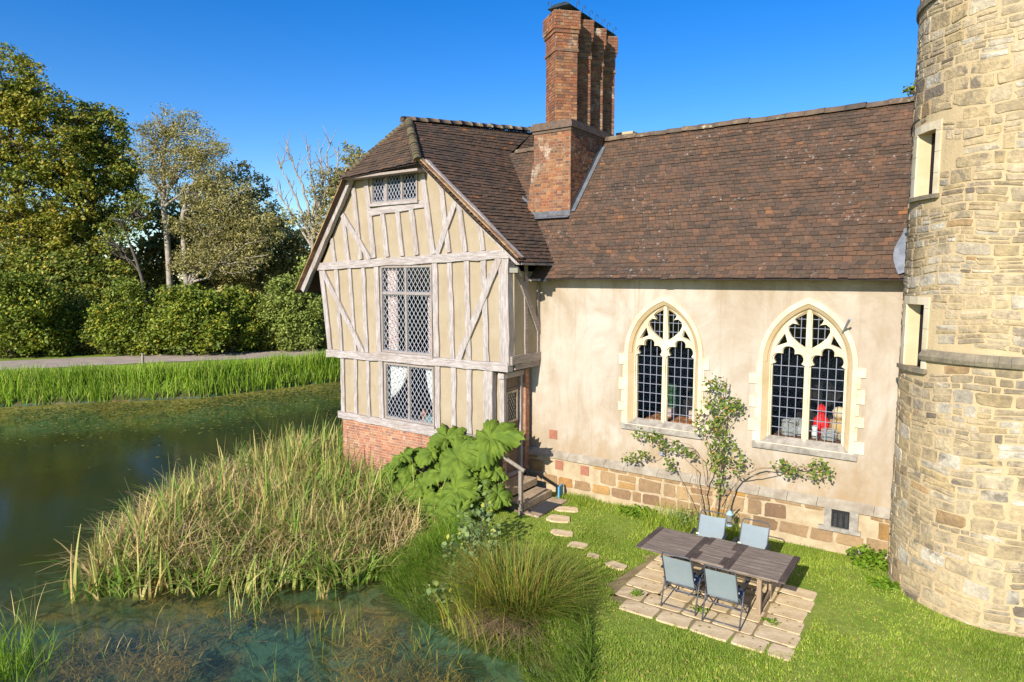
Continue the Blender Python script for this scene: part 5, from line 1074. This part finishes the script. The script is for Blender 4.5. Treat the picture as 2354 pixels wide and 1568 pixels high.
for c, r, nn in LV:
    c = V(c); w = (V(nn)+V((R_.uniform(-.25, .25), R_.uniform(-.25, .25), R_.uniform(-.1, .1)))).normalized(); base = V((-10.1, 12.1, -.4)); st_ = c-w*.1
    radial = (c-base); radial.z = 0; tip = (radial if radial.length > .2 else V((.3, -1, 0))); tip = (tip-w*tip.dot(w)).normalized(); sd = w.cross(tip)
    mb = MB(); rings = 8; ns = 168; P = [c-w*.06]
    lob = R_.choice((7, 7, 9)); ph = R_.uniform(-.3, .3); LJ = [R_.uniform(.78, 1.1) for _ in range(lob)]; LZ = [R_.uniform(-.22, .16) for _ in range(lob)]
    for k in range(1, rings+1):
        q = k/rings
        for j in range(ns):
            a = 2*math.pi*j/ns; notch = .55+.45*min(1, abs(abs(a-math.pi)-0)/.55)
            li = int(round(lob*(a+ph)/(2*math.pi))) % lob; lobe = abs(math.cos(lob*(a+ph)/2)); rr = r*(.60+.40*lobe**.55)*LJ[li]*(1+.06*abs(math.sin(lob*(a+ph)*1.5)))*(1 if q < .6 else 1)*notch
            if k == rings: rr *= 1+.10*(abs((a*6.4) % 1-.5)*4-1)+.05*(abs((a*15) % 1-.5)*4-1)+R_.uniform(-.05, .04)
            rr = r*q*((1-q*q)+q*q*rr/r)
            bumpz = .20*r*lobe*q*(1-.5*q)*2 - .42*r*q*q*q+.16*r*q+.05*r*math.sin(a*23+q*9)*q+.05*r*math.sin(q*19+li*2+a*7)*q+R_.uniform(-.02, .02)*r*q+LZ[li]*r*q*q
            q_ = V((rr*math.cos(a)/r*3.2+c.x*5, rr*math.sin(a)/r*3.2+c.y*5, c.z*3)); bumpz += r*q*(.13*noise.noise(q_)+.09*noise.noise(q_*2.3)+.05*noise.noise(q_*5))
            P.append(c+tip*(rr*math.cos(a))+sd*(rr*math.sin(a))+w*bumpz)
    f = [(0, 1+j, 1+(j+1) % ns) for j in range(ns)]
    for k in range(rings-1): f += [(1+k*ns+j, 1+(k+1)*ns+j, 1+(k+1)*ns+(j+1) % ns, 1+k*ns+(j+1) % ns) for j in range(ns)]
    mb.poly(P, f); obj('leaf', mb, M['gun'], gr, smooth=True)
    mb = MB(); mid = (base+c)/2+V((0, 0, .15)); mb.tube([base+V((R_.uniform(-.3, .3), R_.uniform(-.2, .2), 0)), mid, c-w*.05], [.045, .035, .022], 7); obj('stalk', mb, simple('ribbed_stalk', (.2, .25, .08), (.25, .17, .08), 9), gr, smooth=True)
# climbing rose on the hall wall
rs = thing('climbing_rose', 'leggy climbing rose with orange hips against the cream hall wall', 'rose', (-4.15, 13.6, 0))
RY = 13.66
canes = [([(-4.2, 0), (-4.13, .97), (-4.09, 2.08), (-4.03, 3.3)], .026), ([(-4.3, 0), (-4.42, .8), (-4.25, 1.6), (-4.2, 2.3)], .018), ([(-3.98, 0), (-3.88, .7), (-3.7, 1.25), (-3.35, 1.5), (-2.92, 1.6), (-2.5, 1.68), (-2.04, 1.72)], .022), ([(-3.72, 1.25), (-3.3, 1.38), (-2.8, 1.58), (-2.26, 1.5)], .013),
         ([(-4.35, 0), (-4.55, .8), (-4.62, 1.27), (-5.02, 1.58), (-5.28, 1.63)], .016), ([(-4.4, .95), (-4.5, 1.5), (-4.75, 1.78), (-5.3, 1.85), (-5.85, 1.84)], .013), ([(-4.45, 0), (-4.8, .7), (-5.05, 1.1), (-5.2, 1.25)], .009), ([(-5.28, 1.63), (-5.6, 1.4), (-6.15, 1.25)], .008), ([(-4.1, .6), (-3.85, 1.1), (-3.69, 1.8)], .01),
         ([(-4.25, 0), (-4.5, .5), (-4.7, 1.1)], .008), ([(-4.15, 0), (-4.0, .8), (-4.2, 1.5)], .008), ([(-4.3, 1.5), (-4.55, 2.2), (-4.6, 2.5)], .008), ([(-4.1, 2.2), (-3.85, 2.6), (-3.75, 2.8)], .008), ([(-3.95, .25), (-3.85, .45), (-3.72, .62)], .03)]
for p, r in canes:
    mb = MB(); pts = []
    for (a, b), (c, d) in zip(p, p[1:]):
        for t_ in range(4): pts.append((a+(c-a)*t_/4+R_.uniform(-.012, .012), RY+R_.uniform(-.04, .04), b+(d-b)*t_/4))
    pts.append((p[-1][0], RY, p[-1][1])); mb.tube(pts, [r*(1-.6*i/len(pts)) for i in range(len(pts))], 6); obj('cane', mb, M['cane'], rs, smooth=True)
cl = [((-4.25, RY-.06, 3.15), (.2, .1, .2), .07), ((-4.15, RY-.06, 2.75), (.3, .13, .18), .12), ((-4.2, RY-.06, 2.35), (.22, .13, .25), .12), ((-4.1, RY-.06, 1.9), (.25, .13, .3), .13), ((-4.15, RY-.06, 1.5), (.2, .12, .25), .08), ((-4.55, RY-.05, 2.3), (.15, .08, .25), .04), ((-3.8, RY-.05, 2.75), (.14, .1, .2), .05), ((-3.72, RY-.05, 1.55), (.2, .1, .25), .05), ((-2.75, RY-.05, 1.62), (.28, .1, .14), .08), ((-2.15, RY-.06, 1.68), (.2, .1, .2), .08), ((-5.6, RY-.05, 1.83), (.2, .08, .12), .05), ((-5.95, RY-.05, 1.88), (.15, .06, .12), .03), ((-5.05, RY-.05, 1.72), (.15, .08, .12), .04), ((-4.75, RY-.05, 1.6), (.13, .08, .12), .03), ((-6.15, RY-.05, 1.28), (.22, .08, .1), .04), ((-5.85, RY-.05, 1.42), (.15, .06, .08), .02), ((-5.2, RY-.05, 1.27), (.12, .08, .14), .03), ((-4.1, RY-.05, 1.0), (.14, .1, .2), .03), ((-5.35, RY-.05, 1.65), (.12, .06, .1), .02)]
mb = MB(); mb.arr(*leaves(blob([(c, (r[0]*1.35, r[1]*1.3, r[2]*1.3), w) for c, r, w in cl], 1350), .086, .68, .2)); obj('foliage', mb, M['rose'], rs)
for c in blob([q for q in cl if q[2] > .025], 22): mb = MB(); mb.lathe((c[0], c[1]-.05, c[2]), [(.005, -.016), (.015, -.006), (.015, .008), (.004, .018)], 6); obj('rose_hip', mb, M['hip'], rs)
# small plants at the foot of the walls
def weedclump(c, r, n, lab, mat='bright', size=.09, h=.3):
    t = thing('weed_clump', lab, 'plant', (*c, 0)); mb = MB(); mb.arr(*leaves(blob([((*c, h*.5), (r, r*.6, h*.6), 1)], n), size, .7, .5)); obj('foliage', mb, M[mat], t)
    mb = MB()
    for k in range(8): mb.tube([(c[0], c[1], -.02), (c[0]+R_.uniform(-r, r)*.7, c[1]+R_.uniform(-.5, .5)*r, h*R_.uniform(.5, 1))], [.008, .003], 4)
    obj('stems', mb, M['bright'], t)
weedclump((-1.25, 13.45), .38, 340, 'leafy green weeds in the corner where the hall meets the tower', h=.42)
weedclump((-.95, 12.75), .3, 200, 'low creeping weeds at the foot of the tower', h=.16)
weedclump((-5.9, 13.5), .5, 360, 'broad-leaved weeds along the plinth left of the rose', h=.22)
weedclump((-4.75, 13.45), .4, 300, 'tangled weeds at the base of the rose stems', 'alder', .06, .4)
n = 900; x = NP.uniform(-5.6, -3.6, n); y = NP.uniform(12.9, 13.8, n); mb = MB(); mb.arr(*blades(np.stack([x, y, np.zeros(n)], 1), NP.uniform(.2, .6, n), NP.uniform(.2, .9, n), NP.uniform(.008, .014, n), 3, .5)); tag(obj('long_grass', mb, M['grass'], org=(-4.6, 13.4, 0)), 'long grass left unmown round the rose stems', 'grass', kind='stuff')
for (px, py, lab) in ((-3.3, 10.08, 'tiny weeds between the slabs under the chairs'), (-2.25, 10.35, 'tiny weeds between the slabs by the right table leg'), (-4.35, 10.0, 'tiny weeds on the soil at the pond end of the patio')): weedclump((px, py), .16, 60, lab, 'bright', .05, .1)
#SECTION_TREES
def crown(lobes, Fd, n, size, clus=20, cr=.8, shell=.3, sub=5):
    C = []
    lobes = list(lobes)+[(l[0]+math.cos(a)*l[2]*.92, l[1]-math.sin(a)*l[3]*.95, l[2]*R_.uniform(.2, .36), l[3]*R_.uniform(.2, .36), R_.uniform(-1, 1)) for l in lobes for a in [R_.uniform(-.5, 3.6) for _ in range(sub)]]
    w = np.array([l[2]*l[3] for l in lobes], float); w /= w.sum(); k = Fd/F_PX
    for l, ww in zip(lobes, w):
        m = max(3, int(n*ww/clus)); u = unit(m)*(shell+(1-shell)*NP.random(m)**.6)[:, None]
        dep = (l[4] if len(l) > 4 else 0)
        X_ = (l[0]+u[:, 0]*l[2]); dF = dep+u[:, 1]*min(l[2], l[3])*k*.95; Zz = l[1]-u[:, 2]*l[3]
        FF = Fd+dF; Xc = (X_-CX)/F_PX*Fd; c, s = math.cos(YAW), math.sin(YAW)
        P = np.stack([Xc*c-FF*s, Xc*s+FF*c, CAMZ+(637-Zz)/F_PX*Fd], 1)
        P = np.repeat(P, clus, 0); r = cr*NP.uniform(.6, 1.2, m).repeat(clus)
        P = P+unit(len(P))*(r*NP.random(len(P))**.6)[:, None]*np.array([1, 1, .62]); C.append(P)
    return np.concatenate(C)
def pt3(px, py, Fd): return V((*place(px, Fd), zat(py, Fd)))
def limb(mb, a, b, r0, r1, wig=.05, n=5):
    a, b = V(a), V(b); L = (b-a).length; pts = [a]
    for k in range(1, n): pts.append(lerp(a, b, k/n)+V((R_.gauss(0, wig), R_.gauss(0, wig), R_.gauss(0, wig)+.04))*L*.5)
    pts.append(b); mb.tube(pts, [r0+(r1-r0)*k/n for k in range(n+1)], 6, False)
def tree(name, label, cat, trunk, Fd, lobes, mat, n, size=.34, bark='bark_d', tr=.3, group=None, gz=.2, twigs=40, **kw):
    x, y = place(trunk[0][0], Fd); t = thing(name, label, cat, (x, y, gz), group)
    n = int(n*1.75); size *= .74
    if n: C = crown(lobes, Fd, n, size, **kw); mb = MB(); mb.arr(*leaves(C, size, .62, .25, np.array([.3, -.5, 0])*.6)); obj('crown', mb, M[mat], t)
    mb = MB(); pts = [V((x, y, gz-.2))]+[pt3(px, py, Fd) for px, py in trunk[1:]]; k = len(pts)
    for i in range(k-1): limb(mb, pts[i], pts[i+1], tr*(1-.75*i/k), tr*(1-.75*(i+1)/k), .02, 3)
    for l in lobes:
        c = pt3(l[0], l[1], Fd); s = min(range(k), key=lambda i: (pts[i]-c).length+(3 if pts[i].z > c.z else 0)); limb(mb, pts[s], c, tr*.4, .05, .08)
        for _ in range(max(2, twigs//len(lobes))):
            limb(mb, lerp(pts[s], c, R_.uniform(.4, 1)), pt3(l[0]+R_.uniform(-.9, .9)*l[2], l[1]+R_.uniform(-.9, .8)*l[3], Fd+R_.uniform(-1, 1)), .06, .018, .1, 3)
    obj('trunk', mb, M[bark], t, smooth=True); return t
tree('broadleaf_tree', 'tallest tree, dense yellow-brown autumn crown at the left edge of the view', 'tree', [(60, 830), (65, 600), (60, 350)], 50, [(45, 215, 75, 75), (120, 260, 60, 70), (-10, 300, 90, 110), (70, 340, 110, 90), (160, 350, 70, 90), (20, 450, 120, 100), (120, 470, 110, 90), (40, 580, 130, 80), (150, 570, 90, 70)], 'tree_a', 34000, .33, tr=.5, clus=34, cr=.72, shell=.55, sub=7)
tree('broadleaf_tree', 'green-gold round tree on the right shoulder of the tallest tree', 'tree', [(225, 830), (228, 600), (230, 400)], 52, [(215, 315, 60, 60), (265, 330, 55, 60), (235, 400, 85, 70), (290, 400, 38, 50), (255, 470, 75, 55), (210, 540, 80, 50)], 'tree_b', 15000, .33, tr=.4, clus=34, cr=.72, shell=.5, sub=7)
tree('broadleaf_tree', 'dark green tree low behind the left hedge, below the tallest tree', 'tree', [(150, 830), (150, 650)], 48, [(130, 640, 110, 60), (30, 650, 90, 70), (230, 640, 80, 50), (90, 710, 110, 60)], 'tree_b', 12000, .34, tr=.3)
tree('alder_tree', 'tall thin-crowned tree with a straight pale trunk, left of its pale twin', 'tree', [(393, 830), (393, 660), (388, 480), (392, 360), (420, 290)], 49, [(420, 305, 62, 36), (370, 350, 42, 45), (470, 355, 62, 45), (425, 385, 70, 40), (380, 430, 40, 40), (500, 410, 48, 45)], 'tree_c', 9500, .2, 'bark', .27, twigs=150, clus=12, cr=.7, shell=.2)
tree('alder_tree', 'pale-trunked olive tree whose lower crown spreads right toward the bare tree', 'tree', [(428, 830), (432, 660), (430, 500), (450, 430)], 48.5, [(470, 460, 55, 40), (540, 470, 65, 45), (500, 530, 80, 40), (590, 530, 60, 45), (540, 590, 90, 45), (470, 600, 60, 40)], 'tree_c', 14000, .22, 'bark', .27, twigs=150, clus=14, cr=.7, shell=.3)
tree('broadleaf_tree', 'dark olive tree standing right of the pale trunks, behind the hedge', 'tree', [(600, 830), (600, 620), (585, 520)], 53, [(560, 440, 55, 50), (600, 500, 60, 55), (560, 550, 80, 60), (640, 575, 60, 60), (600, 630, 90, 50), (690, 600, 45, 45)], 'tree_d', 13000, .32, tr=.3)
bt = tree('bare_tree', 'leafless branching tree with ivy on its stems, just left of the gable', 'tree', [(715, 830), (725, 620), (722, 540)], 47, [(742, 450, 26, 50), (765, 500, 28, 60), (735, 530, 30, 40), (690, 505, 26, 22), (770, 420, 14, 30)], 'tree_c', 2200, .24, 'bark', .2, twigs=24, clus=14, cr=.5, shell=.1)
mb = MB()
for a, b, cc in (((722, 560), (690, 460), (645, 375)), ((725, 540), (705, 430), (668, 345)), ((725, 540), (730, 430), (715, 340)), ((728, 550), (748, 440), (745, 330)), ((728, 540), (765, 430), (768, 325)), ((735, 560), (775, 450), (788, 345)), ((722, 570), (680, 500), (642, 440))):
    a, b, cc = (pt3(*q, 47) for q in (a, b, cc)); limb(mb, a, b, .11, .07, .04); limb(mb, b, cc, .07, .02, .05)
    for _ in range(10):
        s = lerp(b, cc, R_.uniform(0, .9)); limb(mb, s, s+V((R_.gauss(0, .5), R_.gauss(0, .5), R_.uniform(.5, 1.6))), .03, .012, .08, 3)
obj('bare_branches', mb, M['bark'], bt, smooth=True)
tree('broadleaf_tree', 'olive leafy tree peeping up behind the hipped gable roof', 'tree', [(812, 830), (815, 500)], 47, [(822, 372, 22, 28), (800, 430, 26, 40), (815, 450, 28, 40)], 'tree_c', 1800, .26, 'bark', .15, clus=16, cr=.6, twigs=20)
dt = tree('bare_tree', 'dark forked tree with thin bare limbs in the gap left of the pale trunks', 'tree', [(335, 830), (330, 640), (300, 540)], 47.5, [(300, 520, 40, 30), (270, 560, 40, 25), (330, 480, 25, 30)], 'tree_b', 1000, .26, 'bark_d', .16, twigs=60, clus=14, cr=.6)
tree('small_tree', 'tuft of leaves showing over the hall ridge against the tower', 'tree', [(2090, 640), (2092, 300)], 24, [(2088, 212, 16, 16), (2070, 220, 9, 7), (2102, 225, 14, 16)], 'hedge', 420, .15, tr=.08, clus=12, cr=.2, twigs=14)
# wood behind
t = tag(D.objects.new('far_wood', None), None); 
mb = MB(); C = crown([(px, 600+R_.uniform(-25, 25), 70, 75) for px in range(-120, 240, 60)]+[(px, 620, 60, 45) for px in range(230, 370, 35)]+[(px, 540, 45, 75) for px in range(375, 480, 30)]+[(px, 600+R_.uniform(-20, 20), 70, 75) for px in range(380, 1200, 60)]+[(px, 720, 80, 90) for px in range(-120, 1200, 60)], 60, 42000, .45, cr=1.4)
mb.arr(*leaves(C, .5, .7, .3)); D.objects.remove(t)
tag(obj('far_wood', mb, M['tree_d'], org=(*place(350, 60), 0)), 'dim mass of woodland filling the gaps behind the roadside trees', 'woodland', kind='stuff')
HB = [(20, 42, [(10, 720, 70, 80), (60, 700, 55, 60), (20, 780, 85, 45)], 'hedge', 9000, 'glossy yellow-green bush at the far left of the road'), (110, 43.5, [(105, 740, 40, 75), (100, 790, 50, 35)], 'hedge', 4500, 'narrow bush second from the left along the road'),
      (190, 45.5, [(190, 760, 60, 60), (170, 700, 40, 40)], 'tree_b', 5000, 'dark recessed bush between the two left hedges'), (290, 43.5, [(290, 720, 50, 65), (270, 760, 55, 55), (310, 780, 60, 40)], 'hedge', 8000, 'upright sunlit bush left of the widest bush'),
      (430, 43.5, [(410, 730, 65, 62), (460, 740, 60, 60), (430, 780, 80, 40)], 'hedge', 12000, 'widest rounded yellow-green bush beside the road'), (530, 45, [(530, 720, 45, 50), (540, 770, 55, 40)], 'hedge', 5500, 'golden-tipped bush right of the widest bush'),
      (600, 46.5, [(595, 740, 45, 55), (600, 780, 50, 35)], 'tree_b', 4500, 'dark bush in the dip before the pale bush'), (670, 46, [(655, 705, 48, 60), (690, 720, 50, 70), (670, 770, 60, 40)], 'hedge_l', 8500, 'pale green bush near the timbered wing'), (745, 47.5, [(740, 700, 45, 70), (760, 760, 45, 45), (735, 640, 40, 40)], 'hedge_l', 7000, 'tall pale bush half hidden by the timbered wing')]
for px, Fd, lobes, mat, n, lab in HB: tree('roadside_bush', lab, 'bush', [(px, 830), (px, 760)], Fd, lobes, mat, n, .27, tr=.1, group='bushes along the far side of the road', clus=14, cr=.62, twigs=16, shell=.25, sub=16)
n = 7000; k = NP.uniform(0, 1, n); px = k*860-60; Fd = 40.5+k*7.2+NP.uniform(.9, 2.6, n)
XX = (px-CX)/F_PX*Fd; c, s = math.cos(YAW), math.sin(YAW); bx, by = XX*c-Fd*s, XX*s+Fd*c; mb = MB(); hgt = NP.uniform(.05, .9, n)**1.5*(1+.7*np.sin(px*.05)*np.sin(px*.017))
mb.arr(*leaves(np.stack([bx, by, .2+np.abs(hgt)], 1), .22, .6, .4)); tag(obj('verge_undergrowth', mb, M['brush'], org=(-44, 20, 0)), 'low scrub and nettles along the foot of the roadside bushes', 'undergrowth', kind='stuff')
mb = MB(); px_ = place(322, 38.6); mb.box((px_[0], px_[1], .5), (.1, .1, .75), ry=rad(5)); mb.box((px_[0]+.03, px_[1], .9), (.12, .12, .05), ry=rad(5)); tag(obj('marker_post', mb, M['pale_wood'], org=(*px_, .2)), 'short pale wooden marker post at the pond side of the road', 'post')
#SECTION_LIGHT
w = D.worlds.new('World'); SC.world = w; w.use_nodes = True; nt = w.node_tree; bg = nt.nodes['Background']
sky = nt.nodes.new('ShaderNodeTexSky'); sky.sky_type = 'NISHITA'; sky.sun_disc = False; sky.altitude = 200; sky.air_density = 1.0; sky.dust_density = .25; sky.ozone_density = 3.0
Ld = V((-.10, 1.48, -.75)).normalized(); to = -Ld
sky.sun_elevation = math.asin(to.z); sky.sun_rotation = math.atan2(to.x, to.y)
hs_ = nt.nodes.new('ShaderNodeHueSaturation'); hs_.inputs['Hue'].default_value = .513; hs_.inputs['Saturation'].default_value = 1.42; hs_.inputs['Value'].default_value = 1.12
nt.links.new(sky.outputs[0], hs_.inputs['Color']); nt.links.new(hs_.outputs[0], bg.inputs[0]); bg.inputs[1].default_value = .115
sl = D.lights.new('sun', 'SUN'); sl.energy = 5.0; sl.angle = rad(.53); sl.color = (1, .945, .86)
so_ = D.objects.new('sun', sl); COL.objects.link(so_); so_.rotation_euler = Ld.to_track_quat('-Z', 'Y').to_euler(); so_.location = (0, -20, 20)
cam = D.cameras.new('camera'); co = D.objects.new('camera', cam); COL.objects.link(co); co.location = (0, 0, CAMZ); co.rotation_euler = (math.pi/2-PITCH, 0, YAW)
cam.sensor_width = 36; cam.lens = F_PX/2354*36; cam.clip_end = 3000; SC.camera = co
SC.view_settings.view_transform = 'Standard'; SC.view_settings.look = 'None'; SC.view_settings.gamma = 1; SC.view_settings.exposure = .55
SC.cycles.max_bounces = 6; SC.cycles.diffuse_bounces = 3; SC.cycles.transparent_max_bounces = 12; SC.cycles.use_denoising = True
